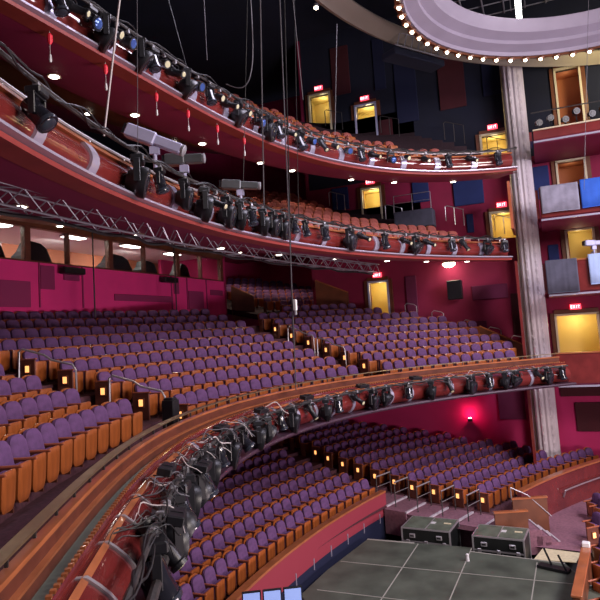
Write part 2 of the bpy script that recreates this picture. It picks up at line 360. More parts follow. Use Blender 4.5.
# dark / plum acoustic panels on the far wall
def xpanel(i, y0, y1, z0, z1, m, lab):
    o = MB().box((19.44, (y0+y1)/2, (z0+z1)/2), (.1, y1-y0, z1-z0), bev=.02).build('acoustic_panel', M[m]); tag(o, lab, 'wall panel')
L = [(1.6, 3.4, 1.0, 1.75, 'patchp', 'wide dark plum panel high on the lower balcony side wall'), (2.8, 4.0, -.7, -.1, 'patchp', 'small dark plum panel low on the lower balcony side wall'),
     (6.3, 6.9, .55, 2.6, 'patchp', 'narrow dark plum panel left of the round wall lamp'), (.75, 1.5, -.9, 1.2, 'patchr', 'tall dark red panel beside the lower balcony end post'),
     (5.2, 6.1, 6.6, 8.2, 'patchn', 'blue panel on middle balcony side wall right of doorway'), (2.35, 3.9, 6.1, 7.6, 'patchn', 'dark blue panel left of the low middle balcony door'),
     (9.8, 10.8, 6.8, 8.1, 'patchn', 'blue panel left of middle balcony doorway'), (3.0, 3.35, 4.6, 5.6, 'patchn', 'narrow blue strip panel beside the low balcony door'),
     (-1.0, -.5, 2.2, 3.5, 'patchn', 'small blue panel inside the lower side box'), (-.9, .1, 5.9, 7.6, 'patchn', 'grey blue panel inside the upper side box'),
     (5.4, 6.6, 11.2, 15.5, 'patchd', 'tall navy panel on upper dark wall, centre'), (9.2, 10.3, 13.6, 16.5, 'patchr', 'dark red panel above the top balcony doorways'),
     (2.8, 4.2, 11.5, 14.5, 'patchr', 'dark red panel high on the upper dark wall'), (7.1, 7.75, 13.4, 16.4, 'patchd', 'narrow navy panel near top of dark wall'),
     (6.9, 7.7, 9.6, 11.6, 'patchr', 'dark red panel right of the top balcony doorway'), (.6, 1.9, 11.8, 14.5, 'patchd', 'navy panel just left of the tall column'),
     (4.6, 6.4, -3.6, -2.6, 'patchp', 'plum panel on the rear orchestra wall'), (-3.8, -1.0, -5.8, -4.4, 'patchr', 'deep red low panel on orchestra wall right of the column'), (-2.6, -.4, -4.1, -3.1, 'patchr', 'dark red upper panel on orchestra wall right of the column'),
     (1.3, 2.6, -5.2, -3.3, 'patchp', 'plum panel on orchestra wall left of the column')]
for i, a in enumerate(L): xpanel(i, *a)
# orange wood post strip at the end of the middle balcony (left of column)
for i, (z0, z1) in enumerate([(-1.9, 2.5), (4.0, 6.2), (-7, -3)]):
    S(MB().box((16.6, .95, (z0+z1)/2), (2.4, .12, z1-z0)).build('trim_%d' % (i+1), M['redwood' if i != 1 else 'armwood']))

# ------------------------------------------------------------------ tall column
def column():
    t = empty('column', (18.75, .40, -7.3), label='tall pale carved column rising beside the balcony ends', cat='column'); H = 20.9
    n = 36; P = []; F = []
    zs = [0, .05, H]
    b = MB()
    ring = [(.52+(.035 if k % 3 else -.02))*1 for k in range(n)]
    for z in (0, H): P += [(ring[k]*math.cos(2*PI*k/n), ring[k]*math.sin(2*PI*k/n), z) for k in range(n)]
    F = [(k, (k+1) % n, n+(k+1) % n, n+k) for k in range(n)]; b.add(P, F); b.build('shaft', M['column'], t)
    b = MB()                       # carved chain of diamonds up the left face
    for k in range(int(H/.42)):
        z = .3+k*.42; a = PI*1.02
        for aa in (a-.34, a+.5):
            c = Vector((.535*math.cos(aa), .535*math.sin(aa), z)); u = Vector((-math.sin(aa), math.cos(aa), 0)); o = Vector((math.cos(aa), math.sin(aa), 0))
            b.add([c+u*.10, c+Vector((0, 0, .2)), c-u*.10, c-Vector((0, 0, .2)), c+o*.06], [(0, 1, 4), (1, 2, 4), (2, 3, 4), (3, 0, 4)])
    b.build('carved_chain', M['column'], t)
    MB().lathe([(.62, 0), (.62, .3), (.52, .42), (.5, .5)], n=24).build('base', M['column'], t)
    MB().box((-.2, .52, 10), (.1, .06, 20)).build('edge_strip', M['brass'], t)
column()

# ------------------------------------------------------------------ ceiling rings
def ring_mesh(c, prof, n=96):
    b = MB(); P = []; F = []; m = len(prof)
    for k in range(n):
        a = 2*PI*k/n
        for r, z in prof: P.append((c[0]+r*math.cos(a), c[1]+r*math.sin(a), z))
    for k in range(n):
        for j in range(m): F.append((k*m+j, ((k+1) % n)*m+j, ((k+1) % n)*m+(j+1) % m, k*m+(j+1) % m))
    return b.add(P, F)
RC = (7.3, -2.93)
t = empty('ceiling_ring', (0, 0, 0), label='large lavender plaster ceiling ring with stepped mouldings and bulbs round its rim', cat='ceiling ring')
ring_mesh(RC, [(6.62, 11.0), (6.45, 10.97), (6.42, 11.12), (6.02, 11.28), (6.0, 11.42), (5.62, 11.6), (5.6, 11.75), (5.4, 12.0), (5.4, 12.06), (6.5, 12.06), (6.68, 11.4)]).build('moulding', M['ring'], t, True)
ring_mesh(RC, [(6.75, 10.95), (6.75, 11.3), (6.6, 11.3), (6.55, 10.9)]).build('rim', M['brownwood'], t, True)
for k in range(64):
    a = 2*PI*k/64+.02
    s = empty('bulb_socket', (RC[0]+6.62*math.cos(a), RC[1]+6.62*math.sin(a), 10.9)); s.parent = t
    s.name = 'bulb_fitting'
    MB().lathe([(.13, .06), (.17, 0), (.15, -.04)], n=10).build('socket', M['brownwood'], s); MB().lathe([(.05, 0), (.07, -.04), (.065, -.08), (.03, -.11)], n=10).build('bulb', M['bulb'], s, True)
R2C = (3.9, -9.05)
o = ring_mesh(R2C, [(16.1, 12.15), (15.95, 12.1), (15.8, 12.22), (15.6, 12.3), (15.35, 12.5), (15.4, 12.6), (16.1, 12.6)], 128).build('ceiling_ring', M['cring'], None, True)
tag(o, 'wider outer cream ceiling ring partly behind the bulb-lit ring', 'ceiling ring')
area('cove_light', (15.9, -4.2, 11.0), (19, -4.8, 12.6), .8, 130, (1, .85, .35), .8)
# catwalk and fluorescent tube above the ring opening
t = empty('catwalk', (9.5, -1.5, 14.2), label='dark steel catwalk grid seen through the opening of the ceiling ring', cat='catwalk')
b = MB()
for k in range(9): b.tube([(-5, -3.5+k*.9, 0), (6, -3.5+k*.9, 0)], .04, 5)
for k in range(12): b.tube([(-5+k, -4, .06), (-5+k, 4.2, .06)], .03, 5)
b.build('grid', M['grey'], t)
b = MB()
for k in range(12): b.tube([(-5+k, 1.6, 0), (-5+k, 1.6, 1.0)], .025, 5)
b.tube([(-5, 1.6, 1), (6, 1.6, 1)], .03, 5).tube([(-5, 1.6, .5), (6, 1.6, .5)], .02, 5).build('guard_rail', M['grey'], t)
t = empty('fluorescent_light', (11.9, -.2, 12.6), 0, label='bright white fluorescent tube light above the ceiling ring opening', cat='light')
MB().box((0, 0, .06), (2.6, .26, .08)).build('housing', M['grey'], t); MB().box((0, 0, -.02), (2.5, .2, .08), bev=.03).build('tube', M['tube'], t)
# dark roof structure pieces near the top centre
t = empty('ceiling_beam', (12.6, 4.3, 11.6), math.radians(-35), label='dark slanted ceiling gantry with lattice left of the column', cat='gantry')
MB().box((0, 0, 0), (3.0, .9, .3), bev=.04).build('beam_body', M['navy'], t)
b = MB()
for k in range(8): b.tube([(-1.4+k*.4, -.5, .2), (-1.2+k*.4, -.5, .8)], .03, 4)
b.tube([(-1.5, -.5, .8), (1.6, -.5, .8)], .035, 4).tube([(-1.5, -.5, .2), (1.6, -.5, .2)], .035, 4).build('lattice', M['grey'], t)

# ------------------------------------------------------------------ balcony fronts
def strip(prof, Rf, a, b_, n, name, m, parent=None, smooth=True): return MB().sweep(prof, ar(a, b_, n), Rf).build(name, m, parent, smooth)
def balcony_front(Rf, z, lab, a, b_, npan, deep, mpanel, low=False):
    """z = height of the bottom ledge"""
    t = empty('balcony_parapet', (0, 0, 0), label=lab, cat='balcony front')
    strip([(.06, z), (-.34, z), (-.36, z+.06), (-.30, z+.10), (.06, z+.10)], Rf, a, b_, 80, 'ledge', M['mattered'], t)
    strip([(-.30, z+.10), (-.42, z+.12), (-.42, z+.16), (-.30, z+.16)], Rf, a, b_, 80, 'ledge_lip', M['chrome'], t)
    da = (b_-a)/npan
    for k in range(npan):
        p0 = a+k*da+.12; p1 = a+(k+1)*da-.12
        n = 7; prof = []
        for j in range(n+1):
            u = j/n; prof.append((-.10-deep*math.sin(PI*u), z+.24+.52*u))
        prof += [(.0, z+.76), (.0, z+.24)]
        strip(prof, Rf, p0, p1, 4, 'panel', mpanel, t)
        if k % 1 == 0:
            prof = [(-.12-deep*math.sin(PI*j/n)-.03, z+.22+.56*j/n) for j in range(n+1)]+[(0, z+.78), (0, z+.22)]
            strip(prof, Rf, p0-.12-.38, p0-.12+.38, 2, 'rib', M['chrome'], t)
    strip([(-.08, z+.10), (-.08, z+.24), (.02, z+.24), (.02, z+.82), (.12, z+.82), (.12, z+.10)], Rf, a, b_, 60, 'backing', M['darkwood'], t)
    BLOCK.append(strip([(.14, z+.77), (.14, z+.83), (-.14, z+.83), (-.16, z+.77)], Rf, a, b_, 80, 'cap', M['capwood'], t))
    h = empty('handrail', (0, 0, 0), label='thin metal handrail running along the '+lab.split(' with')[0].split(' front')[0]+' edge', cat='handrail')
    b = MB()
    th = ar(a, b_, 80); b.tube([pol(x, 0, z+.97, Rf) for x in th], .03, 6).build('rail', M['steel'], h, True)
    b = MB()
    for x in ar(a+1, b_-1, 26): b.tube([pol(x, 0, z+.83, Rf), pol(x, 0, z+.97, Rf)], .018, 5)
    b.build('posts', M['steel'], h)
    return t
balcony_front(R2, 2.46, 'middle balcony front with glossy mahogany panels and white ribs', -50, 52, 20, .14, M['redwood'])
balcony_front(R3, 5.97, 'top balcony front with mahogany panels behind theatre lamps', -50, 50, 20, .12, M['redwood'])
# pipes that carry the lamps
for Rf, z, lab in ((R2, 3.38, 'black lighting pipe along the middle balcony front'), (R3, 6.86, 'black lighting pipe along the top balcony front')):
    o = MB().tube([pol(x, -.46, z, Rf) for x in ar(-48, 50, 80)], .035, 6); o = o.build('lighting_pipe', M['pipe'], None, True); tag(o, lab, 'pipe')

# lower balcony parapet, nearest
t = empty('balcony_parapet', (0, 0, 0), label='lower balcony parapet with curved mahogany panels, wood cap and gutter', cat='balcony front')
A, B = -42, 57
BLOCK.append(strip([(.03, -1.86), (.03, -1.81), (-.085, -1.81), (-.085, -1.86)], R1, A, B, 120, 'cap', M['capwood'], t))
strip([(.03, -2.4), (.03, -1.86), (-.04, -1.86), (-.04, -2.4)], R1, A, B, 100, 'parapet', M['darkwood'], t)
strip([(-.04, -2.06), (-.04, -2.03), (-.11, -2.03), (-.11, -2.06)], R1, A, B, 120, 'lower_ledge', M['capwood'], t)
strip([(-.04, -2.06), (-.09, -2.06), (-.09, -2.20), (-.04, -2.20)], R1, A, B, 60, 'ledge_face', M['darkwood'], t)
strip([(-.04, -2.20), (-.36, -2.20), (-.36, -2.24), (-.04, -2.24)], R1, A, B, 100, 'gutter', M['trough'], t)
BLOCK.append(strip([(-.33, -2.95), (-.33, -2.10), (-.38, -2.06), (-.42, -2.12), (-.42, -2.95)], R1, A, B, 100, 'panel_backing', M['redwood'], t))
strip([(-.48, -2.125), (-.54, -2.17), (-.53, -2.20), (-.46, -2.17)], R1, A, B, 120, 'upper_wood_rail', M['capwood'], t)
strip([(-.45, -2.95), (-1.02, -2.95), (-1.06, -2.90), (-1.04, -2.85), (-.45, -2.85)], R1, A, B, 100, 'ledge', M['lipm'], t)
npan = 30; da = (B-A)/npan
for k in range(npan):
    p0 = A+k*da+.14; p1 = A+(k+1)*da-.14; n = 8
    prof = [(-.42-.38*math.sin(PI*(.06+.80*j/n)), -2.14-.70*j/n) for j in range(n+1)]+[(-.44, -2.84), (-.42, -2.14)]
    strip(prof, R1, p0, p1, 5, 'panel', M['redwood'], t)
    prof = [(-.45-.38*math.sin(PI*(.06+.80*j/n)), -2.13-.72*j/n) for j in range(n+1)]+[(-.44, -2.85), (-.42, -2.13)]
    strip(prof, R1, p0-.14-(.1 if p0 < -12 else .22), p0-.14+(.1 if p0 < -12 else .22), 1, 'rib', M['steel' if p0 < -12 else 'chrome'], t)
b = MB()                      # little wooden teeth along the top of the panels
for x in ar(A, B, 250):
    p = pol(x, -.355, -2.05, R1); b.box(p, (.055, .05, .03), rz=-math.radians(x))
tag(b.build('cleats', M['capwood'], t), kind='stuff')
h = empty('handrail', (0, 0, 0), label='flat aged brass handrail sweeping along the lower balcony edge', cat='handrail')
strip([(.075, -1.70), (.075, -1.675), (-.06, -1.675), (-.06, -1.70)], R1, A, B, 140, 'rail', M['brass'], h)
for x in ar(A+1, B-1, 40): 
    p = pol(x, 0, -1.75, R1); MB().box(p, (.03, .03, .10), rz=-math.radians(x)).build('post', M['pipe'], h)
for z, o_, lab, e_ in ((-2.14, -.98, 'upper', B-1), (-2.62, -1.02, 'lower', -13)):
    o = MB().tube([pol(x, o_, z, R1) for x in ar(A, e_, 100)], .035 if lab == 'upper' else .06, 8).build('lighting_pipe', M['pipe'], None, True); tag(o, '%s black scaffold pipe in front of the lower balcony panels' % lab, 'pipe')

# ------------------------------------------------------------------ curved truss under the middle balcony
t = empty('lighting_truss', (0, 0, 0), label='long aluminium lattice truss hanging under the middle balcony', cat='truss')
TP = [(-9.5, 7.6), (-6.4, 7.8), (-2.8, 7.98), (-.2, 7.98), (4.1, 7.75), (8, 7.2), (11.6, 6.5)]
def tp(u):
    u = max(0, min(.9999, u))*(len(TP)-1); i = int(u); f = u-i; a = TP[max(i-1, 0)]; b = TP[i]; c = TP[i+1]; d = TP[min(i+2, len(TP)-1)]
    return [.5*((2*b[k])+(-a[k]+c[k])*f+(2*a[k]-5*b[k]+4*c[k]-d[k])*f*f+(-a[k]+3*b[k]-3*c[k]+d[k])*f**3) for k in (0, 1)]
N = 50; TU = [i/N for i in range(N+1)]
ch = [(-.17, 2.60), (.17, 2.60), (-.17, 2.25), (.17, 2.25)]
def tq(u, c): p = tp(u); return Vector((p[0], p[1]+c[0], c[1]))
b = MB()
for c in ch: b.tube([tq(u, c) for u in TU], .024, 6)
b.build('chord', M['truss'], t, True)
b = MB()
for i in range(N):
    for c0, c1 in ((0, 2), (1, 3), (0, 1), (2, 3)):
        a, c = (c0, c1) if i % 2 else (c1, c0); b.tube([tq(TU[i], ch[a]), tq(TU[i+1], ch[c])], .013, 5)
b.build('lattice', M['truss'], t)
b = MB().tube([tq(u/90, (.05+.05*math.sin(u), 2.2+.03*math.sin(u*.7))) for u in range(91)], .035, 5); b.build('cable_run', M['cable'], t)
for u in (.2, .35, .5, .65, .8, .93): MB().tube([tq(u, (0, 2.60)), tq(u, (.5, 3.1))], .018, 5).build('hanger', M['truss'], t)

# ------------------------------------------------------------------ side boxes right of the column
def side_box(zr, h, lab, capm='capwood'):
    t = empty('side_box', (15.5, -.2, zr), label=lab, cat='balcony box')
    BLOCK.append(MB().box((1.98, -2.6, -h), (3.9, 5.0, .3)).build('slab', M['soffit'], t))
    MB().box((0, -2.6, -h/2), (.16, 5.0, h), bev=.02).box((.6, 0, -h/2), (1.2, .12, h)).build('parapet', M['redwood'], t)
    MB().box((0, -2.6, .03), (.26, 5.0, .06), bev=.01).build('cap', M[capm], t)
    MB().box((-.09, -2.6, -h-.1), (.1, 5.0, .08)).build('lip', M['chrome'], t)
    return t
side_box(5.62, 1.3, 'upper side box right of column, draped in grey and blue cloth')
side_box(2.28, 1.35, 'lower side box right of column, draped in dark grey and pale blue cloth')
side_box(-1.76, 1.3, 'lowest side box right of the column with warm lit wood cap')
def drape(y0, y1, zt, h, m, lab):
    t = empty('drape', (15.36, (y0+y1)/2, zt), label=lab, cat='drape'); n = 22; P = []; F = []; W = y1-y0
    rows = [(.2, .065), (-.02, .075), (-.05, 0), (-.05, -h*.5), (-.05, -h)]
    for j, (x, z) in enumerate(rows):
        for i in range(n+1):
            u = i/n; fold = .035*math.sin(u*23+j*.3)*(j >= 2)*(.4+.3*j/2)+.02*math.sin(u*9)
            P.append((x-abs(fold)*.35-.03*(j >= 2), -W/2+W*u*(1), z+.02*math.sin(u*7+j)*(j == 4)))
    for j in range(len(rows)-1):
        for i in range(n): F.append((j*(n+1)+i, j*(n+1)+i+1, (j+1)*(n+1)+i+1, (j+1)*(n+1)+i))
    o = MB().add(P, F).build('cloth', M[m], t, True); sm = o.modifiers.new('s', 'SOLIDIFY'); sm.thickness = .015
    MB().box((-.1, 0, -h+.02), (.03, W*.98, .03)).build('hem', M[m], t)
drape(-1.9, -.36, 5.65, 1.15, 'drape_l', 'light grey cloth draped over the upper box rail')
drape(-3.6, -1.98, 5.72, 1.2, 'drape_b', 'bright blue cloth draped over the upper box rail')
drape(-1.55, -.26, 2.31, 1.4, 'drape_g', 'dark grey cloth draped over the lower box rail')
drape(-3.6, -2.0, 2.42, 1.25, 'drape_lb', 'pale blue cloth draped over the lower box rail')
# top curved ledge of the highest box
side_box(8.32, .42, 'highest side box with pale cream ledge right of the column', 'cream')
for i, (y, z) in enumerate([(-.6, 8.8), (-1.1, 9.0), (-1.7, 8.75), (-2.2, 9.1), (-2.8, 8.8), (-3.3, 9.0)]):
    t = empty('wash_light', (15.9+.2*(i % 2), y, z), -1.3, label='black wash light standing on highest side box, %s from left' % nth(i), cat='stage light', group='lights on the highest side box')
    MB().lathe([(.08, -.2), (.14, -.12), (.15, .14), (.12, .14)], (0, 0, 0), (0, -1, -.2), 14).build('can', M['black'], t, True); MB().lathe([(.12, .12), (.08, .15)], (0, 0, 0), (0, -1, -.2), 14).build('lens', M['black'], t)
    MB().tube([(0, 0, -.1), (0, 0, 8.38-z)], .03, 6).tube([(-.17, 0, 0), (-.17, 0, -.2), (.17, 0, -.2), (.17, 0, 0)], .015, 5).build('stand', M['black'], t)
o = MB().tube([(16.0, -.3, 9.35), (16.0, -4.5, 9.35)], .03, 6).build('guard_rail', M['pipe']); tag(o, 'thin dark rail over highest side box lights', 'rail')

# ceiling over the corner wing
S(MB().box((22.4, 16.6, 5.3), (8.2, 8.6, .12)).build('ceiling', M['soffit']))
# ------------------------------------------------------------------ orchestra walls, pit, steps
def CR(r): return lambda th: r
wf = empty('pit_wall', (0, 0, 0), label='curved magenta wall in front of orchestra seats with orange wood cap', cat='low wall')
PW = [(-12, 32.7), (17.9, 33.1)]
def RP(th): return 32.7+max(0, th)*.02
MB().sweep([(0, -8.3), (.14, -8.3), (.14, -6.55), (0, -6.55)], ar(-14, 18.0, 40), RP, C1).build('wall_face', M['wallr'], wf)
MB().sweep([(-.03, -7.40), (.0, -7.40), (.0, -6.56), (-.03, -6.56)], ar(-14, 18.0, 40), RP, C1).build('magenta_panel', M['pitm'], wf)
MB().sweep([(-.05, -6.55), (.19, -6.55), (.19, -6.48), (-.05, -6.48)], ar(-14, 18.0, 40), RP, C1).build('cap', M['capwood'], wf)
MB().sweep([(-.02, -8.3), (.01, -8.3), (.01, -7.40), (-.02, -7.40)], ar(-14, 18.0, 40), RP, C1).build('dark_base', M['patchd'], wf)
b = MB()
for x in ar(-2, 17, 9):
    p = pol(x, -.03, -7.4, RP, C1); b.box(p, (.04, .04, .35), rz=-math.radians(x))
b.build('bracket', M['chrome'], wf)
wf = empty('low_wall', (0, 0, 0), label='curved dark red wood wall below the right orchestra block', cat='low wall')
def RQ(th): return 28.7
MB().sweep([(0, -8.1), (.16, -8.1), (.16, -6.65), (0, -6.65)], ar(23.0, 45, 40), RQ, C1).build('wall_face', M['redwood'], wf)
MB().sweep([(-.05, -6.65), (.21, -6.65), (.21, -6.58), (-.05, -6.58)], ar(23.0, 45, 40), RQ, C1).build('cap', M['capwood'], wf)
h = empty('handrail', (0, 0, 0), label='bent steel handrail fixed to the curved dark red wall', cat='handrail')
pts = [pol(x, -.16, -7.25, RQ, C1) for x in ar(29.5, 36, 10)]
MB().tube([pts[0]+Vector((.1, .1, -.3)), pts[0]]+pts+[pts[-1]+Vector((.15, .1, -.1))], .03, 6).build('rail', M['steel'], h, True)
MB().tube([pts[3], pts[3]+Vector((.08, .14, -.1))], .02, 5).tube([pts[7], pts[7]+Vector((.08, .14, -.1))], .02, 5).build('bracket', M['steel'], h)

# aisle steps down along the right block, with nosings
XA = [11.2, 11.3, 11.4, 11.6, 12.0, 12.25, 12.6, 13.0, 13.4, 13.9, 14.3, 14.8, 15.2, 15.6]
def aisle_x(k): return XA[max(0, min(13, k))]
st = empty('aisle_steps', (0, 0, 0), label='carpeted aisle steps with pale nosings left of the right orchestra block', cat='steps')
b = MB(); nb = MB()
for k in range(0, 5):
    r = 30+.92*k; x = aisle_x(k)
    th0 = math.degrees(math.asin((x-1.75)/r)); th1 = math.degrees(math.asin((x-.3)/r)); z = floor0(r)
    b.sweep([(-.75, z-.9), (.2, z-.9), (.2, z+.02), (-.75, z+.02)], ar(th0, th1, 4), CR(r), C1)
    nb.sweep([(-.79, z-.03), (-.79, z+.03), (-.71, z+.03), (-.71, z-.03)], ar(th0, th1, 4), CR(r), C1)
b.build('tread', M['carpetl'], st); nb.build('nosing', M['nosing'], st)
RAILN = ['lowest', 'second', 'third', 'fourth', 'top']
for k in range(5):
    r = 30+.92*k; x = aisle_x(k)-.42; y = math.sqrt(r*r-x*x)-25; z = floor0(r)
    h = empty('aisle_handrail', (x, y, z), -.38, label='dark steel aisle handrail by orchestra steps, %s of five from the stage' % RAILN[k], cat='handrail', group='orchestra aisle handrails')
    for dx in (0, -.95): MB().tube([(dx, -.1, 0), (dx, -.1, .95)], .024, 6).build('post', M['pipe'], h)
    MB().tube([(0, -.1, .95), (-.95, -.1, .95)], .028, 6).tube([(0, -.1, .55), (-.95, -.1, .55)], .012, 5).build('rail', M['steel'], h)
# timber cheek walls and steps to the low floor
def gp(px, py, z):
    d = fw+cr*((px-300)/600)+cu*((278-py)/600); return CAM+d*(z/d.z)
ch_ = Vector((cr.x, cr.y, 0)).normalized(); cz_ = math.atan2(ch_.y, ch_.x)
def at(px, t): d = fw+cr*((px-300)/600)+cu*((278-545)/600); p = CAM+d*t; return Vector((p.x, p.y, -8.3))
pA = at(551, 22.1); pB = at(530, 20.9)
t = empty('stair_enclosure', pB, cz_, label='wooden cheek walls with pale steps beside the second flight case', cat='stairs')
off = Matrix.Rotation(-cz_, 3, 'Z') @ (pA-pB); ox, oy = off.x, off.y
for x0, y0, L_, H_ in ((0, 0, 1.15, 1.5), (ox, oy, 1.28, 1.56)):
    MB().box((x0-L_/2, y0, H_/2), (L_, .09, H_)).build('cheek_wall', M['brownwood'], t); MB().box((x0-L_/2, y0, H_+.03), (L_+.05, .14, .06)).build('cap', M['capwood'], t)
for k in range(3):
    xx = ox*.6+.36-.3*k; MB().box((xx-.25, oy/2, .19+.11*k), (.5, oy-.12, .38+.22*k)).build('step', M['carpetl'], t)
    MB().box((xx-.02, oy/2, .39+.22*k), (.06, oy-.12, .03)).build('nosing', M['nosing'], t)
MB().tube([(ox-1.3, oy, 2.0), (ox-.7, oy-.02, 1.7), (ox+.1, oy-.06, .9)], .022, 6).tube([(ox-1.3, oy, 1.5), (ox-1.3, oy, 2.0)], .022, 6).build('handrail', M['steel'], t)

rc = [gp(543, 548, -8.0), gp(581, 553, -8.0), gp(576, 562, -8.0), gp(534, 559, -8.0)]
o = MB().add([tuple(p) for p in rc]+[(p.x, p.y, p.z-.025) for p in rc], [(0, 1, 2, 3), (7, 6, 5, 4), (0, 4, 5, 1), (1, 5, 6, 2), (2, 6, 7, 3), (3, 7, 4, 0)]).build('rug', M['rug']); tag(o, 'cream coloured mat strip at the foot of the steps', 'mat')

# pit deck of dark tiles
t = empty('stage_deck', (0, 0, 0), label='raised dark green grey platform of square deck panels in the pit', cat='platform')
edge = [(-4, 6.9), (-1, 7.3), (2, 7.35), (5, 7.1), (7.95, 6.6), (7.9, 2.95), (7.5, 2.95), (7.1, .1), (5.5, -.6), (4.0, -6), (-4, -6)]
n = len(edge)
MB().add([(x, y, -7.6) for x, y in edge]+[(x, y, -7.78) for x, y in edge], [tuple(range(n)), tuple(range(2*n-1, n-1, -1))]+[(i, (i+1) % n, n+(i+1) % n, n+i) for i in range(n)]).build('deck', M['stage'], t)
b = MB()
def seg(a, c, w=.035):
    d = Vector((c[0]-a[0], c[1]-a[1], 0)); b.box(((a[0]+c[0])/2, (a[1]+c[1])/2, -7.597), (d.length, w, .012), rz=math.atan2(d.y, d.x))
for y in (4.75, 2.95, .9, -1.2): seg((-1, y+.35), (7.85 if y > 2 else 7.0, y), .03)
for x in (5.7, 3.5, 1.3): seg((x+.1, 6.9), (x-.2, -5), .03)
seg((7.95, 6.6), (7.9, 4.9), .10); seg((7.5, 2.95), (7.1, .1), .05)
b.build('joint', M['joint'], t)
MB().add([(x*.985, y*.985, -7.78) for x, y in edge]+[(x*.985, y*.985, -8.3) for x, y in edge], [tuple(range(n))]+[(i, (i+1) % n, n+(i+1) % n, n+i) for i in range(n)]).build('skirt', M['black_floor'], t)
o = MB().lathe([(.06, 0), (.05, .12), (.05, .2), (.03, .22)], n=12).build('white_cup', M['white']); o.location = (6.7, 2.95, -7.6); tag(o, 'small white cup standing alone on the dark deck', 'cup')
t = empty('folded_stand', (6.55, .42, -7.6), 1.2, label='black folded metal stand lying at right end of the deck', cat='stand')
MB().box((0, 0, .05), (.9, .3, .08)).build('base', M['black'], t); MB().tube([(-.4, .1, .08), (-.2, .1, .5)], .03, 6).tube([(.1, -.1, .08), (.3, -.1, .55)], .03, 6).build('upright', M['black'], t)

# flight cases
def flight_case(x, y, rz, L, W, H, lab):
    t = empty('flight_case', (x, y, -8.3), rz, label=lab, cat='road case')
    MB().box((0, 0, .14+H/2), (W, L, H), bev=.02).build('body', M['case'], t)
    MB().box((0, 0, .14+H+.012), (W-.06, L-.06, .03)).build('lid_top', M['casetop'], t)
    b = MB(); zt = .14+H; zb = .14
    for sy in (-1, 1):
        for sx in (-1, 1): b.box((sx*W/2, sy*L/2, .14+H/2), (.05, .05, H+.02))
        for zz in (zt, zb): b.box((0, sy*L/2, zz), (W, .045, .045))
    for sx in (-1, 1):
        for zz in (zt, zb, .14+H*.55): b.box((sx*W/2, 0, zz), (.045, L, .045))
    b.box((0, 0, zt+.02), (W, .03, .03))
    b.build('edge_trim', M['steel'], t)
    for sy in (-.28, .28): 
        k = MB().box((-W/2-.02, sy*L, .14+H*.76), (.05, .2, .14), bev=.01).build('handle', M['steel'], t); MB().box((-W/2-.05, sy*L, .14+H*.76), (.02, .13, .05)).build('grip', M['black'], k)
    for sy in (-.38, 0, .38): MB().box((-W/2-.02, sy*L, .14+H*.55), (.05, .12, .12), bev=.01).build('latch', M['steel'], t)
    MB().box((.05, -.1, zt+.035), (.22, .16, .01)).build('sticker', M['foil'], t)
    MB().box((.1, -L*.35, zt+.035), (.12, .25, .01)).build('yellow_sticker', M['rug'], t)
    for sx in (-1, 1):
        for sy in (-1, 1): MB().lathe([(.07, -.03), (.07, .03)], (sx*(W/2-.12), sy*(L/2-.15), .07), (1, 0, 0), 12).build('wheel', M['black'], t)
flight_case(8.72, 4.45, math.radians(-6), 1.70, 1.30, .98, 'long black road case with green grey top, left one of the pair')
flight_case(8.28, 2.02, math.radians(-6), 1.62, 1.15, .98, 'long black road case with steel edges, right one of the pair')

# wooden half wall and console at the lower right
ha, hb = gp(586, 545, -6.9), gp(574, 604, -6.9); hd = (ha-hb).normalized(); HW = ((ha.x-hd.x*1.7, ha.y-hd.y*1.7, -8.0), math.atan2(hd.y, hd.x))
t = empty('half_wall', HW[0], HW[1], label='low wooden half wall with white cap block at bottom right', cat='low wall')
MB().box((0, 0, .5), (3.6, .2, 1.0), bev=.02).build('panel', M['brownwood'], t); MB().box((0, 0, 1.03), (3.65, .26, .06), bev=.01).build('cap', M['capwood'], t); MB().box((1.7, 0, 1.12), (.22, .22, .14), bev=.02).build('cap_block', M['white'], t)

# ------------------------------------------------------------------ seats
def arch(w, z0, z1, rt, rb, n=5):
    pts = []
    def corner(cx, cz, rx, rz, a0, a1):
        for i in range(n+1):
            a = a0+(a1-a0)*i/n; pts.append((cx+rx*math.cos(a), cz+rz*math.sin(a)))
    corner(w/2-rb, z0+rb, rb, rb, -PI/2, 0); corner(w/2-rt, z1-rt*.75, rt, rt*.75, 0, PI/2); corner(-w/2+rt, z1-rt*.75, rt, rt*.75, PI/2, PI); corner(-w/2+rb, z0+rb, rb, rb, PI, 1.5*PI)
    return pts
def seat_parts(n=4):
    back = MB().prism(arch(.475, .42, .93, .18, .05, n), .07, .13, .045, .22)
    shell = MB().prism(arch(.49, .20, .945, .18, .04, n), .135, .165, 0, .22)
    pan = MB().prism(arch(.405, .08, .62, .07, .12, n), -.15, -.115, .02, -.06)
    cush = MB().prism(arch(.395, .12, .60, .06, .11, n), -.11, -.02, .0, -.04)
    arm = MB().box((-.275, -.05, .615), (.055, .44, .04), bev=.012)
    leg = MB().box((-.275, 0, .30), (.035, .26, .60))
    return back, shell, pan, cush, arm, leg
def make_seat(mat_f):
    t = empty('theatre_chair'); p = seat_parts()
    for mb, nm, m, sm in zip(p, ('backrest', 'back_shell', 'seat_pan', 'seat_cushion', 'armrest', 'side_support'), (mat_f, 'seatwood', 'seatwood', mat_f, 'armwood', 'darkwood'), (1, 1, 1, 0, 0, 0)):
        mb.build(nm, M[m], t, bool(sm))
    learn(t); return t
proto = make_seat('purple')
def merged_seat(mat_f):      # low detail, one mesh with several materials
    p = seat_parts(2); vs = []; fs = []; mi = []
    for mb, k in zip(p, (0, 1, 1, 0, 2, 3)):
        n = len(vs); vs += mb.v; fs += [tuple(i+n for i in f) for f in mb.f]; mi += [k]*len(mb.f)
    return vs, fs, mi, [M[mat_f], M['seatwood'], M['armwood'], M['darkwood']]

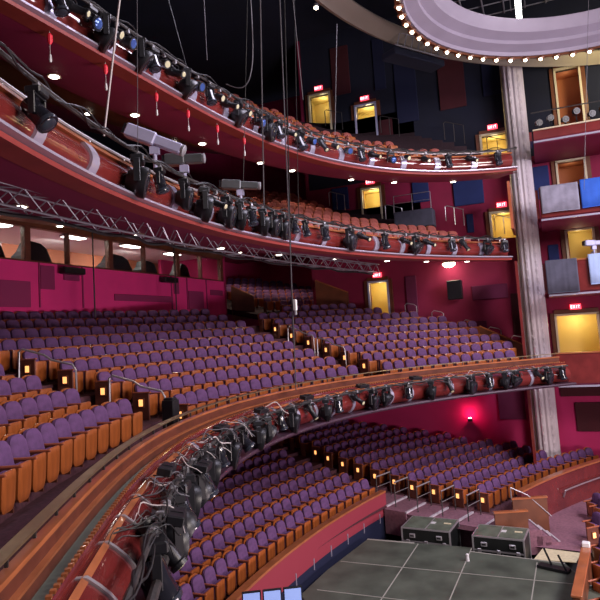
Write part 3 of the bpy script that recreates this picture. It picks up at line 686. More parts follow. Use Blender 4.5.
def visible_px(p):
    d = p-CAM; z = d.dot(fw)
    if z < .5: return None
    return 300+600*d.dot(cr)/z, 278-600*d.dot(cu)/z, z
bpy.context.view_layer.update()
vs = []; fs = []
for o in BLOCK:
    n = len(vs); mw = Matrix.Translation(o.parent.location) @ Matrix.Rotation(o.parent.rotation_euler.z, 4, 'Z') if o.parent else Matrix.Identity(4)
    vs += [mw@v.co for v in o.data.vertices]; fs += [tuple(i+n for i in p.vertices) for p in o.data.polygons]
bvh = BVHTree.FromPolygons(vs, fs)
def seen(p):
    d = p-CAM; L = d.length; h = bvh.ray_cast(CAM, d.normalized(), L-.25)
    return h[0] is None
seats = []   # (x, y, z, rz, block, row, nr)
ends = []    # aisle end panels
def face(x, y, C): return math.atan2(x-C.x, y-C.y)
def seat_row(Rf, o, z, C, block, row, a, b_, limit, end_a=False):
    r = Rf((a+b_)/2)+o; step = math.degrees(.56/r); n = int((b_-a)/step); k = 0
    for i in range(n):
        th = a+(i+.5)*step; p = pol(th, o, z, Rf, C)
        if limit and not limit(p): continue
        if math.hypot(p.x-18.75, p.y-.4) < .95 or (C is C0 and p.x > 17.2 and -.3 < p.y < 3.3): continue
        seats.append((p.x, p.y, p.z, -math.radians(th), block, row, k)); k += 1
    if end_a:
        th = a-step*.0; p = pol(th, o, z, Rf, C); ends.append((p.x, p.y, p.z, -math.radians(th), block, row))
lim1 = lambda p: p.y < 17.18 and p.x < 18.7
for k in range(9):
    o = RW+PITCH*k; z = floor1(o)
    na = -.4-.62*k; fa = 31.9-.34*k
    seat_row(R1, 1.28+1.0*k, floor1(1.40+1.0*k), C0, 'left', k, -40, na-4.6, lim1)
    seat_row(R1, o, z, C0, 'middle', k, na, fa-3.2, lim1, k < 5)
    if k > 0: seat_row(R1, o, z, C0, 'right', k, fa, 56, lambda p: p.x < 18.6 and (p-Vector((0, -10, p.z))).length < 27, k < 7)
    else: seat_row(R1, o, z, C0, 'right', k, fa, 54, lim1)
# raised wing beyond the wood screen
WB = Vector((19.2, 13.0)); er = Vector((.574, .819)); et = Vector((.819, -.574))
def wz(x, y): return .62+.30*((x-WB.x)*er.x+(y-WB.y)*er.y)
wc = [(18.32, 12.42), (26.15, 12.42), (26.15, 20.75), (18.32, 20.75)]
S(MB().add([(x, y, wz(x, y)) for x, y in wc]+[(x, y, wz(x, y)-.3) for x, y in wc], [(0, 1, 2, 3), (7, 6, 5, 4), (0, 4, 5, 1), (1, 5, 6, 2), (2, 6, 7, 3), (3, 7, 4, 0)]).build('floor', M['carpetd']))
for j in range(0, 9):
    kk = 0
    for i in range(-14, 16):
        p = WB+er*(j*.98)+et*(i*.56)
        if (19.4 if p.y > 15.2 else 18.9) < p.x < 25.5 and 12.9 < p.y < 20.2: seats.append((p.x, p.y, wz(p.x, p.y)+.02, -.61, 'wing', j, kk)); kk += 1
for k in range(0, 14):
    r = 30+.92*k; z = floor0(r)+.01; xa = aisle_x(k); th = math.degrees(math.asin(xa/r))
    seat_row(R0, r, z, C1, 'orchestra right', k, th, 44, lambda p: p.x < 18.9, k < 10)
    if k >= 4: seat_row(R0, r, z, C1, 'orchestra left', k-4, -20, math.degrees(math.asin((xa-1.5)/r)), lambda p: p.x > -11)
def row_label(block, row, n):
    rw = ORD[row] if row else 'front'
    return {'left': 'purple seat left of nearest aisle, %s row from rail, %s from left',
            'middle': 'purple seat between balcony aisles, %s row from rail, %s from left',
            'right': 'purple seat right of far balcony aisle, %s row from rail, %s from left',
            'wing': 'purple seat in raised corner beyond the booth, %s row, %s from left',
            'orchestra right': 'purple orchestra seat right of aisle, %s row from stage, %s from left',
            'orchestra left': 'purple orchestra seat left of aisle, %s row from pit, %s from left'}[block] % (rw, nth(n))
cand = []; rest = []
for s in seats:
    p = Vector(s[:3])+Vector((0, 0, .8)); q = visible_px(p)
    if q is None: continue
    inside = -12 < q[0] < 612 and -10 < q[1] < 625
    if inside and (seen(p) or seen(p-Vector((0, 0, .35)))): cand.append((q[2], s))
    elif -80 < q[0] < 680 and q[1] < 700: rest.append(s)
cand.sort(key=lambda a: a[0])
GN = {'left': 'purple seats left of the nearest balcony aisle', 'middle': 'purple seats between the balcony aisles', 'right': 'purple seats right of the far balcony aisle', 'wing': 'purple seats in the raised corner', 'orchestra right': 'purple orchestra seats right of the aisle', 'orchestra left': 'purple orchestra seats left of the aisle'}
# ordinals count only the seats of the row that the picture shows
vis = {}
for q, s in cand: vis.setdefault((s[4], s[5]), []).append(s[6])
for k in vis: vis[k].sort()
first = True
for q, s in cand[:300]:
    o = proto if first else copy_tree(proto); first = False
    o.location = s[:3]; o.rotation_euler = (0, 0, s[3])
    idx = vis[(s[4], s[5])].index(s[6])
    tag(o, row_label(s[4], s[5], idx), 'seat', GN[s[4]])
rest += [s for q, s in cand[300:]]
def seat_crowd(lst, mat_f, name, label, group=None):
    v, f, mi, ms = merged_seat(mat_f); V = []; F = []; I = []
    for s in lst:
        n = len(V); c, sn = math.cos(s[3]), math.sin(s[3])
        V += [(s[0]+x*c-y*sn, s[1]+x*sn+y*c, s[2]+z) for x, y, z in v]; F += [tuple(i+n for i in q) for q in f]; I += mi
    me = bpy.data.meshes.new(name); me.from_pydata(V, [], F); me.update()
    for m in ms: me.materials.append(m)
    me.polygons.foreach_set('material_index', I)
    bm = bmesh.new(); bm.from_mesh(me); bmesh.ops.recalc_face_normals(bm, faces=bm.faces); bm.to_mesh(me); bm.free()
    o = bpy.data.objects.new(name, me); col.objects.link(o); tag(o, label, 'seats', group, 'stuff'); return o
seat_crowd(rest, 'purple', 'theatre_chairs', 'remaining distant rows of purple theatre seats on the lower balcony and orchestra')
print('SEATS', len(seats), 'visible', len(cand), 'rest', len(rest))
# purple seats of the two upper balconies, reddish light put into their fabric colour: one mesh each, individually placed
def kmax(nm, th):
    if nm == 'top': return 11.5 if th < 28 else (11.5-(th-28)*1.25 if th < 34 else (3.2 if th < 37 else (2.2 if th < 41 else (1.2 if th < 46 else .5))))
    return 10 if th < 37.5 else (3.3 if th < 40 else (2.3 if th < 47 else 1.2))
up = []
for nm, Rf, fl in (('middle', R2, floor2), ('top', R3, floor3)):
    for k in range(10 if nm == 'middle' else 12):
        o_ = RW+PITCH*k; r = Rf(20)+o_; step = math.degrees(.56/r); n = int(92/step); i0 = 0
        for i in range(n):
            th = -42+i*step; p = pol(th, o_, fl(o_, th), Rf)
            if p.x > 18.2 or p.y > 21.4 or k > kmax(nm, th): continue
            if 24.5 < th < 27: continue
            q = visible_px(p+Vector((0, 0, .8)))
            if q is None or not (-12 < q[0] < 612 and -12 < q[1]): continue
            if not (seen(p+Vector((0, 0, .86))) or seen(p+Vector((0, 0, .65)))): continue
            up.append((q[2], nm, k, i0, p, -math.radians(th))); i0 += 1
up.sort(key=lambda a: a[0])
v, f, mi, ms = merged_seat('red_lit')
me = bpy.data.meshes.new('balcony_chair'); me.from_pydata(v, [], f); me.update()
for m in ms: me.materials.append(m)
me.polygons.foreach_set('material_index', mi)
for q, nm, k, i, p, rz in up[:300]:
    o = bpy.data.objects.new('balcony_chair', me); col.objects.link(o); o.location = p; o.rotation_euler = (0, 0, rz)
    tag(o, 'red-lit purple seat on the %s balcony, %s row from its rail, %s visible from left' % (nm, ORD[k], nth(i)), 'seat', 'red-lit purple seats on the %s balcony' % nm)
if up[300:]: seat_crowd([(a[4].x, a[4].y, a[4].z, a[5]) for a in up[300:]], 'red_lit', 'balcony_chairs', 'remaining far red-lit purple seats of the upper balconies')
print('UP', len(up))

# aisle end panels with amber lamps
e0 = empty('aisle_end_panel'); 
MB().box((-.03, .0, .34), (.05, .50, .68), bev=.012).build('panel', M['darkwood'], e0)
lm = MB().box((-.065, -.02, .44), (.03, .20, .26), bev=.01).build('lamp_frame', M['brownwood'], e0); MB().box((-.084, -.02, .44), (.012, .12, .17)).build('lamp_glass', M['lampglow'], lm)
MB().box((-.03, -.02, .70), (.07, .54, .035), bev=.01).build('armrest', M['armwood'], e0); learn(e0)
BL = {'middle': 'nearest balcony aisle', 'right': 'far balcony aisle', 'orchestra right': 'orchestra step aisle'}
for i, (x, y, z, rz, blk, row) in enumerate(ends):
    o = e0 if i == 0 else copy_tree(e0); o.location = (x, y, z); o.rotation_euler = (0, 0, rz)
    tag(o, 'dark end panel with amber lamp, %s, %s row' % (BL[blk], ORD[row]), 'end panel', 'amber lit end panels along the '+BL[blk])
    ORD_ = None
# curved handrails in the near aisle
def aisle_rail(k0, lab, hgt=.95, L=1.5, th=-2.9, Rf=R1, fl=floor1, m='steel'):
    o0 = RW+PITCH*k0; o1 = o0+L; h = empty('aisle_handrail', (0, 0, 0), label=lab, cat='handrail')
    a = pol(th, o0, fl(o0), Rf); b_ = pol(th-.6, o1, fl(o1), Rf); h.location = a; b_ = b_-a; H = Vector((0, 0, hgt))
    MB().tube([(0, 0, 0), (0, 0, hgt-.12), Vector((0, 0, hgt))+b_*.06, H+b_*.42+Vector((0, 0, -.05)), H+b_*.55+Vector((0, 0, .02)), H+b_*.93, b_+Vector((0, 0, hgt-.1)), b_], .028, 7).build('rail', M[m], h, True)
    MB().lathe([(.07, 0), (.07, .02)], n=10).build('foot_plate', M[m], h)
aisle_rail(.1, 'bent steel handrail in nearest aisle, lower one by the balcony rail', 1.05, 1.5, -2.2)
aisle_rail(2.35, 'bent steel handrail in nearest aisle, upper one further up the steps', 1.05, 1.6, -3.5)
aisle_rail(1.6, 'bent steel handrail in far balcony aisle, lower one', 1.0, 1.5, 30.3)
aisle_rail(3.2, 'bent steel handrail in far balcony aisle, upper one', 1.0, 1.5, 29.6)
for i, (Y, z) in enumerate([(1.0, -2.1), (2.1, -1.6), (3.3, -1.15), (4.9, -.55), (6.3, -.05)]):
    h = empty('aisle_handrail', (18.95, Y, z), label='small steel hoop rail along the far side wall, %s from the column' % nth(i), cat='handrail', group='hoop rails along the far wall')
    MB().tube([(0, 0, 0), (0, 0, .95), (.0, .12, 1.05), (0, .5, 1.15), (0, .62, 1.05), (0, .62, .1)], .026, 6).build('rail', M['steel'], h, True); MB().box((0, .31, .05), (.08, .75, .03)).build('foot_plate', M['steel'], h)
for i, (Y, z) in enumerate([(.9, 8.0), (3.0, 9.2), (6.4, 10.2), (9.6, 11.2)]):
    h = empty('aisle_handrail', (18.6, Y, z), label='dark hoop rail at back of top balcony, %s from the column' % nth(i), cat='handrail', group='top balcony hoop rails')
    MB().tube([(0, 0, 0), (0, 0, 1.0), (0, .9, 1.35), (0, 1.0, 1.3), (0, 1.0, .4)], .025, 6).build('rail', M['pipe'], h); MB().tube([(0, .5, .2), (0, .5, 1.15)], .02, 5).build('baluster', M['pipe'], h)
for i, (Y, z) in enumerate([(1.0, 4.1), (3.4, 4.9), (6.6, 5.4), (9.8, 6.6)]):
    h = empty('aisle_handrail', (18.6, Y, z), label='steel hoop rail at back of middle balcony, %s from the column' % nth(i), cat='handrail', group='middle balcony hoop rails')
    MB().tube([(0, 0, 0), (0, 0, .85), (0, .8, 1.15), (0, .9, 1.1), (0, .9, .35)], .025, 6).build('rail', M['steel'], h); MB().tube([(0, .45, .1), (0, .45, 1.0)], .02, 5).build('baluster', M['steel'], h)
o = MB().box((0, 0, .45), (.28, .34, .9), bev=.02).box((0, 0, .92), (.22, .28, .06), bev=.02).build('black_bin', M['black']); o.location = pol(-2.5, RW-.1, floor1(RW), R1); tag(o, 'black box standing in the nearest aisle at the balcony rail', 'box')

# slanted wood screens on the lower balcony
def screen(pts, y0, th, loc, rz, lab):
    t = empty('wood_screen', loc, rz, label=lab, cat='wood screen'); n = len(pts)
    MB().add([(x, -th/2, z) for x, z in pts]+[(x, th/2, z) for x, z in pts], [tuple(range(n)), tuple(range(2*n-1, n-1, -1))]+[(i, (i+1) % n, n+(i+1) % n, n+i) for i in range(n)]).build('panel', M['brownwood'], t)
    a, b_ = pts[-1], pts[-2]; MB().tube([(a[0], 0, a[1]+.03), (b_[0], 0, b_[1]+.03)], .05, 4).build('cap', M['capwood'], t)
screen([(0, 0), (1.35, 0), (1.35, 1.3), (0, 2.0)], 0, .1, (18.35, 17.2, .9), math.radians(-64), 'slanted brown wood screen at right end of the booth wall')
screen([(0, .6), (1.9, -.1), (1.9, 1.15), (0, 2.0)], 0, .12, (19.2, 12.1, .8), math.radians(-86), 'dark slanted wood stair screen left of the lower balcony door')
screen([(0, 0), (1.95, 0), (1.95, .9), (0, 1.9)], 0, .1, (17.6, 3.0, -2.3), math.radians(-94), 'sloping wood rail panel stepping down beside the column')

# ------------------------------------------------------------------ theatre lamps
def head_lamp(tilt, s=1.0, lens='lens'):
    """moving head: base box on clamp, yoke, round barrel; hangs from z=0, faces -y, tilt below horizontal"""
    t = empty('moving_head_lamp')
    MB().box((0, 0, -.12*s), (.34*s, .26*s, .13*s), bev=.02).build('base_box', M['black'], t)
    MB().tube([(0, 0, -.03*s), (0, 0, .05*s)], .045*s, 8).box((0, 0, .0), (.09*s, .09*s, .07*s)).build('clamp', M['grey'], t)
    y = MB()
    for sx in (-1, 1): y.box((sx*.19*s, 0, -.34*s), (.035*s, .11*s, .36*s), bev=.01)
    y.box((0, 0, -.195*s), (.40*s, .12*s, .03*s)); y.build('yoke', M['black'], t)
    d = Vector((0, -math.cos(tilt), -math.sin(tilt))); o = Vector((0, 0, -.46*s))
    h = MB().lathe([(.06*s, -.26*s), (.13*s, -.24*s), (.16*s, -.14*s), (.155*s, .02*s), (.165*s, .12*s), (.18*s, .24*s), (.175*s, .27*s), (.15*s, .27*s)], o, d, 18).build('head', M['gloss'], t, True)
    MB().lathe([(.145*s, .262*s), (.12*s, .285*s), (.05*s, .295*s)], o, d, 18).build('lens', M[lens], h, True)
    b = MB(); b.lathe([(.186*s, .20*s), (.19*s, .23*s), (.186*s, .26*s)], o, d, 18); b.build('bezel', M['lens'], h, True)
    learn(t); return t
def drum_lamp(tilt, s=1.0, lens='lens'):
    """broad drum-shaped moving light: base box on clamp, wide yoke, shallow round head facing out over the stage"""
    t = empty('moving_drum_light')
    MB().box((0, 0, -.10*s), (.36*s, .24*s, .14*s), bev=.02).build('base_box', M['black'], t)
    MB().tube([(0, 0, -.03*s), (0, 0, .05*s)], .045*s, 8).box((0, 0, 0), (.09*s, .10*s, .08*s)).build('clamp', M['grey'], t)
    y = MB()
    for sx in (-1, 1): y.box((sx*.315*s, 0, -.36*s), (.04*s, .12*s, .42*s), bev=.01)
    y.box((0, 0, -.175*s), (.66*s, .12*s, .04*s)); y.build('yoke', M['black'], t)
    d = Vector((0, -math.cos(tilt), -math.sin(tilt))); o = Vector((0, 0, -.50*s))
    h = MB().lathe([(.08*s, -.24*s), (.17*s, -.20*s), (.22*s, -.08*s), (.27*s, .0), (.29*s, .08*s), (.28*s, .15*s), (.255*s, .16*s)], o, d, 22).build('head', M['black'], t, True)
    MB().lathe([(.25*s, .135*s), (.18*s, .165*s), (.06*s, .175*s)], o, d, 22).build('lens', M[lens], h, True)
    MB().lathe([(.16*s, .155*s), (.165*s, .175*s), (.15*s, .18*s)], o, d, 20).build('inner_ring', M['gloss'], h, True)
    learn(t); return t
def spot_lamp(tilt, s=1.0, lens='ylens'):
    """profile spot: hook clamp, fork yoke, long tube body"""
    t = empty('profile_spotlight')
    MB().tube([(0, 0, .03), (.0, 0, -.06)], .03*s, 6).box((0, 0, 0), (.06, .08, .09)).build('clamp', M['grey'], t)
    y = MB(); y.tube([(-.15*s, 0, -.32*s), (-.15*s, 0, -.08*s), (.15*s, 0, -.08*s), (.15*s, 0, -.32*s)], .016*s, 5).build('yoke', M['black'], t)
    d = Vector((0, -math.cos(tilt), -math.sin(tilt))); o = Vector((0, 0, -.30*s))
    h = MB().lathe([(.05*s, -.34*s), (.12*s, -.30*s), (.13*s, -.08*s), (.09*s, -.02*s), (.085*s, .26*s), (.11*s, .28*s), (.11*s, .33*s), (.09*s, .33*s)], o, d, 14).build('body', M['black'], t, True)
    MB().lathe([(.085*s, .315*s), (.06*s, .34*s)], o, d, 14).build('lens', M[lens], h, True)
    MB().box(o-d*.18*s+Vector((0, 0, .14*s)), (.10*s, .14*s, .03*s)).build('cooling_fin', M['grey'], t)
    learn(t); return t
def par_can(tilt, lens, s=1.0):
    t = empty('wash_light')
    MB().box((0, 0, -.02), (.05, .07, .08)).build('clamp', M['grey'], t)
    MB().tube([(-.14*s, 0, -.26*s), (-.14*s, 0, -.07*s), (.14*s, 0, -.07*s), (.14*s, 0, -.26*s)], .014*s, 5).build('yoke', M['black'], t)
    d = Vector((0, -math.cos(tilt), -math.sin(tilt))); o = Vector((0, 0, -.26*s))
    h = MB().lathe([(.06*s, -.2*s), (.1*s, -.16*s), (.125*s, .0), (.13*s, .14*s), (.115*s, .14*s)], o, d, 14).build('can', M['black'], t, True)
    MB().lathe([(.118*s, .12*s), (.09*s, .145*s)], o, d, 14).build('lens', M[lens], h, True)
    learn(t); return t
protos = {'dk': drum_lamp(.25, 1.0), 'dl': drum_lamp(.7, .95), 'hd': head_lamp(1.2, .95), 'hm': head_lamp(.85, .95), 'hs': head_lamp(1.3, .75), 'hl': head_lamp(.35, .75, 'blens'), 'sp': spot_lamp(.45, .85), 'sd': spot_lamp(.9, .9), 'py': par_can(.5, 'ylens', .8), 'pb': par_can(.4, 'blens', 1.0)}
used = set()
KIND = {'dk': 'broad black drum shaped moving light facing outward', 'dl': 'broad black drum shaped moving light tilted down', 'hd': 'large black moving head lamp pointing steeply down', 'hm': 'large black moving head lamp angled outward', 'hs': 'small black moving head lamp pointing down', 'hl': 'black moving head lamp with blue lens', 'sp': 'slim black profile spotlight', 'sd': 'black profile spotlight aimed down', 'py': 'short wash light with cream lens', 'pb': 'round wash light with blue lens'}
def hang(lst, Rf, o_, z, where, grp, rot=0):
    lst = sorted(lst); cnt = {}
    for th, kd, sc in lst:
        p = protos[kd]
        if kd in used: p = copy_tree(p)
        used.add(kd); p.location = pol(th, o_, z, Rf); p.rotation_euler = (0, 0, -math.radians(th)+random.uniform(-.3, .3)+(.5 if kd in ('dk', 'dl') else rot)); p.scale = (sc,)*3
        i = cnt.get(kd, 0); cnt[kd] = i+1
        tag(p, '%s, %s, %s such from left' % (KIND[kd], where, nth(i)), 'stage light', grp)
hang([(-26.1, 'hm', .85), (-15.7, 'dk', 1.0), (-12.8, 'hs', .95), (-9.3, 'dk', .85), (-6.4, 'dk', 1.0), (-4.4, 'sp', 1), (-2.6, 'dk', 1.0), (-.5, 'dk', .95), (1.6, 'hs', 1), (3.6, 'dk', .95), (5.5, 'dk', .9), (7.4, 'dk', .95), (9.4, 'hs', .9), (11.6, 'hs', .95), (15.3, 'hs', 1.0), (20.3, 'dk', 1.0), (23, 'sp', 1), (27.3, 'hs', 1.1), (31.5, 'sp', 1), (33.5, 'dl', 1.0), (36.1, 'sp', 1), (40.6, 'hs', 1), (43, 'sd', 1), (47.4, 'dl', .9), (50.6, 'hs', 1)], R2, -.46, 3.34, 'middle balcony front', 'stage lights along the middle balcony')
lst = []
seq = ['py', 'hs', 'sp', 'hl', 'dl', 'py', 'pb', 'dl', 'hs', 'py', 'sp', 'dl', 'pb', 'hs', 'py', 'sp', 'dl', 'py', 'hl', 'dk', 'hs', 'sp', 'hd', 'pb', 'sd', 'py', 'pb', 'hs', 'sp', 'hl', 'py', 'sp', 'hs', 'sp', 'hs']
for i, th in enumerate([-16.5, -15.3, -14.1, -12.8, -11.5, -10.3, -9.2, -7.8, -6.4, -5, -3.6, -2, -.4, 1.4, 3, 4.6, 6.1, 7.6, 9.4, 11.3, 13.2, 15, 17, 19, 21, 23.2, 25.4, 27.6, 29.8, 32.4, 35, 37.8, 41, 44.2, 47.6]): lst.append((th, seq[i % len(seq)], 1.05))
hang(lst, R3, -.46, 6.82, 'top balcony front', 'stage lights along the top balcony')
# lower balcony: big near cluster, then spaced to the right
hang([(-28.2, 'hd', 1.15), (-26, 'sd', 1.2), (-24.2, 'dk', 1.05), (-21.6, 'dl', 1.1), (-19.3, 'hd', 1.15), (-17.4, 'dk', 1.05), (-15, 'dl', 1.1), (-12.6, 'hd', 1.2), (-10.4, 'dk', 1.05), (-7.4, 'hs', 1.1), (-4.6, 'dk', 1.05), (-1.6, 'hm', .9), (1.4, 'dk', 1), (3.4, 'dl', .95), (6.4, 'hs', 1), (8.8, 'dk', .95), (12.2, 'sd', 1), (15, 'dk', .9), (17.2, 'hs', 1), (20.6, 'sp', 1), (23.4, 'dk', .9), (25.6, 'dl', .9), (29.4, 'hs', 1), (33.2, 'dk', .9), (36.2, 'sd', 1), (39.8, 'dk', .9), (42.8, 'hs', 1), (45.4, 'dk', .85), (47.2, 'dl', .85), (51, 'sp', 1), (52.6, 'dk', .85), (55, 'hs', 1)], R1, -.98, -2.14, 'lower balcony pipe', 'stage lights along the lower balcony')
for k in protos:
    if k not in used: bpy.data.objects.remove(protos[k])
# dimmer / ballast boxes and cables on the near parapet
for i, (th, o_, z) in enumerate([(-19.5, -.80, -1.98), (-15.6, -1.2, -2.2), (-25.5, -1.15, -2.2), (-6, -.9, -2.0), (3, -.9, -2.0), (12, -.9, -2.0), (22, -.9, -2.0), (31, -.9, -2.0)]):
    o = MB().box((0, 0, 0), (.55, .22, .12), bev=.015).box((.3, 0, 0), (.04, .1, .06)).box((0, -.0, .065), (.1, .16, .01)).build('power_box', M['black']); o.location = pol(th, o_, z, R1); o.rotation_euler = (.25, .05, -math.radians(th)+.1)
    tag(o, 'flat black power box lying on the lower balcony panels, %s from the left' % nth([2, 1, 0, 3, 4, 5, 6, 7][i] if False else sorted([-19.5, -15.6, -25.5, -6, 3, 12, 22, 31]).index(th)), 'power box', 'power boxes on the parapet')
NC = 60
for i in range(NC):
    th = -30+i*.7+random.uniform(-.5, .5) if i < 46 else 4+(i-46)*3.6
    o0 = random.uniform(-.75, -.55); z0 = -2.08; w = random.uniform(.8, 3.2); pts = []
    o1 = random.uniform(-1.3, -1.0); z1 = random.uniform(-2.5, -2.2); up_ = random.uniform(.05, .28)
    for j in range(13):
        u = j/12; pts.append(pol(th+w*u, o0+(o1-o0)*u+.06*math.sin(6*u+i), z0+(z1-z0)*u+up_*math.sin(PI*u)+.04*math.sin(11*u+i), R1))
    o = MB().tube(pts, random.choice((.006, .008, .011)), 5).build('power_cable', M[random.choice(('cable', 'cable', 'gcable', 'rope'))], None, True)
    tag(o, 'loose looping power cable draped from the lower balcony panels to the light pipe', 'cable', 'loose cables on the lower balcony')
for i in range(3):
    pts = [pol(x, -1.0-.06*math.sin(x*.9+i*2), -2.08-.06*i+.05*math.sin(x*1.7+i), R1) for x in ar(A, B-2, 160)]
    o = MB().tube(pts, .014, 5).build('power_cable', M['cable'], None, True); tag(o, 'long wavy cable tied along lower balcony pipe, %s' % ['black upper one', 'black middle one', 'black lower one'][i], 'cable')
for Rf, z, nm in ((R2, 3.42, 'middle'), (R3, 6.9, 'top')):
    for i in range(2):
        pts = [pol(x, -.5-.06*math.sin(x*1.1+i*2), z-.06*i+.05*math.sin(x*1.9+i), Rf) for x in ar(-45, 50, 150)]
        o = MB().tube(pts, .016, 5).build('power_cable', M['cable'], None, True); tag(o, '%s wavy black cable tied along the %s balcony light pipe' % (['upper', 'lower'][i], nm), 'cable')

# follow spots on the middle balcony
def followspot(loc, rz, tilt, m, L, r, lab, zf):
    t = empty('follow_spot', loc, rz, label=lab, cat='follow spot')
    fz = zf-loc[2]
    d = Vector((-math.cos(tilt)*0, -math.cos(tilt), -math.sin(tilt)))
    b = MB(); R = Vector((0, -1, 0)).rotation_difference(d).to_matrix()
    b.box((d*(-L*.22)), (r*2, L*.5, r*1.9), R=R, bev=.03); b.build('lamp_house', M[m], t)
    b = MB(); b.box((d*(L*.24)), (r*1.5, L*.46, r*1.5), R=R, bev=.03); b.build('barrel', M[m], t)
    MB().lathe([(r*.8, L*.46), (r*.85, L*.5), (r*.6, L*.52)], (0, 0, 0), d, 16).build('front_lens', M['grey'], t, True)
    MB().box(d*(-L*.49), (r*1.6, .05, r*1.5), R=R).build('rear_panel', M['black'], t)
    MB().tube([(0, 0, -r*.9), (0, 0, fz+.25)], .045, 8).tube([(0, 0, fz+.3), (.3, .2, fz)], .03, 6).tube([(0, 0, fz+.3), (-.3, .2, fz)], .03, 6).build('stand', M['lav'], t)
    MB().box((0, 0, -r-.08), (.12, .2, .16)).build('yoke', M['lav'], t)
followspot((-2.95, 7.3, 4.22), .38, .42, 'lav', 1.35, .15, 'long pale lavender follow spot tilted down over middle balcony rail', 3.0)
followspot((-1.75, 7.35, 4.1), .38, .0, 'darkgrey', .95, .14, 'dark grey follow spot beside the pale lavender one', 3.0)
followspot((1.7, 7.7, 4.25), .38, .1, 'darkgrey', 1.15, .14, 'grey black follow spot further along the middle balcony', 3.0)
followspot((15.75, -2.3, 3.0), .5, .0, 'lav', .9, .13, 'small pale follow spot above the lower side box drapes', 2.35)

# downlights in the soffits
def downlight(p, nm, i, power=0):
    t = empty('downlight', p, label='small round glowing downlight under the %s balcony, %s from left' % (nm, nth(i)), cat='downlight', group='downlights under the %s balcony' % nm)
    MB().lathe([(.15, .02), (.15, -.012), (.12, -.012)], n=14).build('trim_ring', M['cream'], t); MB().lathe([(.115, -.008), (.10, -.022)], n=14).build('bulb', M['downl'], t)
    if power:
        l = bpy.data.lights.new('downlight_beam', 'SPOT'); l.energy = power; l.color = (1, .72, .55); l.spot_size = 1.9; l.spot_blend = .8; l.shadow_soft_size = .1
        lo = bpy.data.objects.new('downlight_beam', l); col.objects.link(lo); lo.location = Vector(p)+Vector((0, 0, -.05))
for i, th in enumerate((-9.2, -1, 8, 16.9, 21.9, 31, 37.3, 45.3)): downlight(pol(th, 1.4, 6.075, R3), 'top', i, 28)
for i, th in enumerate((-14, -2, 9, 18, 27.4, 36.3, 43.1, 50)): downlight(pol(th, 2.2, 2.735, R2), 'middle', i, 28)
for i, th in enumerate((-4, 6, 16, 25, 33)):
    p = pol(th, 5.6, 7.82, R3); downlight(p, 'top tier, added fill for the middle', i, 120)  # downlights added as fill to brighten the rear of the middle balcony
for i, (x, y, z) in enumerate([(3, 15.6, 4.24), (8, 15.2, 4.37), (13, 14.4, 4.59), (17.2, 12, 4.59)]): downlight((x, y, z), 'middle tier, added fill for the lower', i, 45)  # more added fill, brightening the back walls of the lower balcony
for i, p in enumerate([(20.5, 15.2, 5.22), (21.8, 14.4, 5.22), (20.6, 17.6, 5.22)]): downlight(p, 'corner', i, 170)
t = empty('wall_lamp', (18.9, 4.4, 3.0), label='round glowing bowl ceiling lamp under far end of middle balcony', cat='lamp')
MB().lathe([(.30, .18), (.34, .1), (.34, .04)], n=20).build('canopy', M['cream'], t, True); MB().lathe([(.34, .04), (.30, -.08), (.18, -.16), (.05, -.19)], n=20).build('bowl', M['bulb'], t, True)
l = bpy.data.lights.new('bowl_light', 'POINT'); l.energy = 9; l.color = (1, .75, .5); lo = bpy.data.objects.new('bowl_light', l); col.objects.link(lo); lo.location = (18.6, 4.4, 2.5)
t = empty('hanging_loudspeaker', (18.9, 4.2, 1.6), label='black box loudspeaker hung on side wall below the round lamp', cat='loudspeaker')
MB().box((0, 0, 0), (.5, .75, 1.0), bev=.03).build('cabinet', M['black'], t); MB().box((.3, 0, .1), (.2, .2, .2)).build('bracket', M['grey'], t)
# pink uplight on the orchestra wall
t = empty('uplight', (19.2, 4.05, -5.25), label='small floor uplight throwing pink light up the orchestra wall', cat='uplight')
MB().lathe([(.12, 0), (.14, .1), (.11, .16)], n=14).build('housing', M['black'], t); MB().lathe([(.10, .15), (.06, .17)], n=14).build('lens', M['bulb'], t)
l = bpy.data.lights.new('uplight_beam', 'POINT'); l.energy = 26; l.color = (1, .04, .26); l.shadow_soft_size = .06
lo = bpy.data.objects.new('uplight_beam', l); col.objects.link(lo); lo.location = (19.1, 4.05, -4.9)

# hanging red tags from the top balcony lip
for i, th in enumerate((-15.1, -10.5, -5.0, -.8, 3.6, 8.0)):
    t = empty('hanging_tag', pol(th, -.2, 6.1, R3), label='small red tag hanging on a cord below the top balcony lip, %s from left' % nth(i), cat='tag', group='red hanging tags')
    MB().tube([(0, 0, 0), (0, 0, -.75)], .006, 4).build('cord', M['rope'], t); MB().lathe([(.02, -.18), (.05, -.22), (.05, -.34), (.02, -.4)], n=8).build('red_sleeve', M['redtag'], t); MB().lathe([(.02, -.6), (.03, -.7), (.02, -.75)], n=6).build('weight', M['foil'], t)

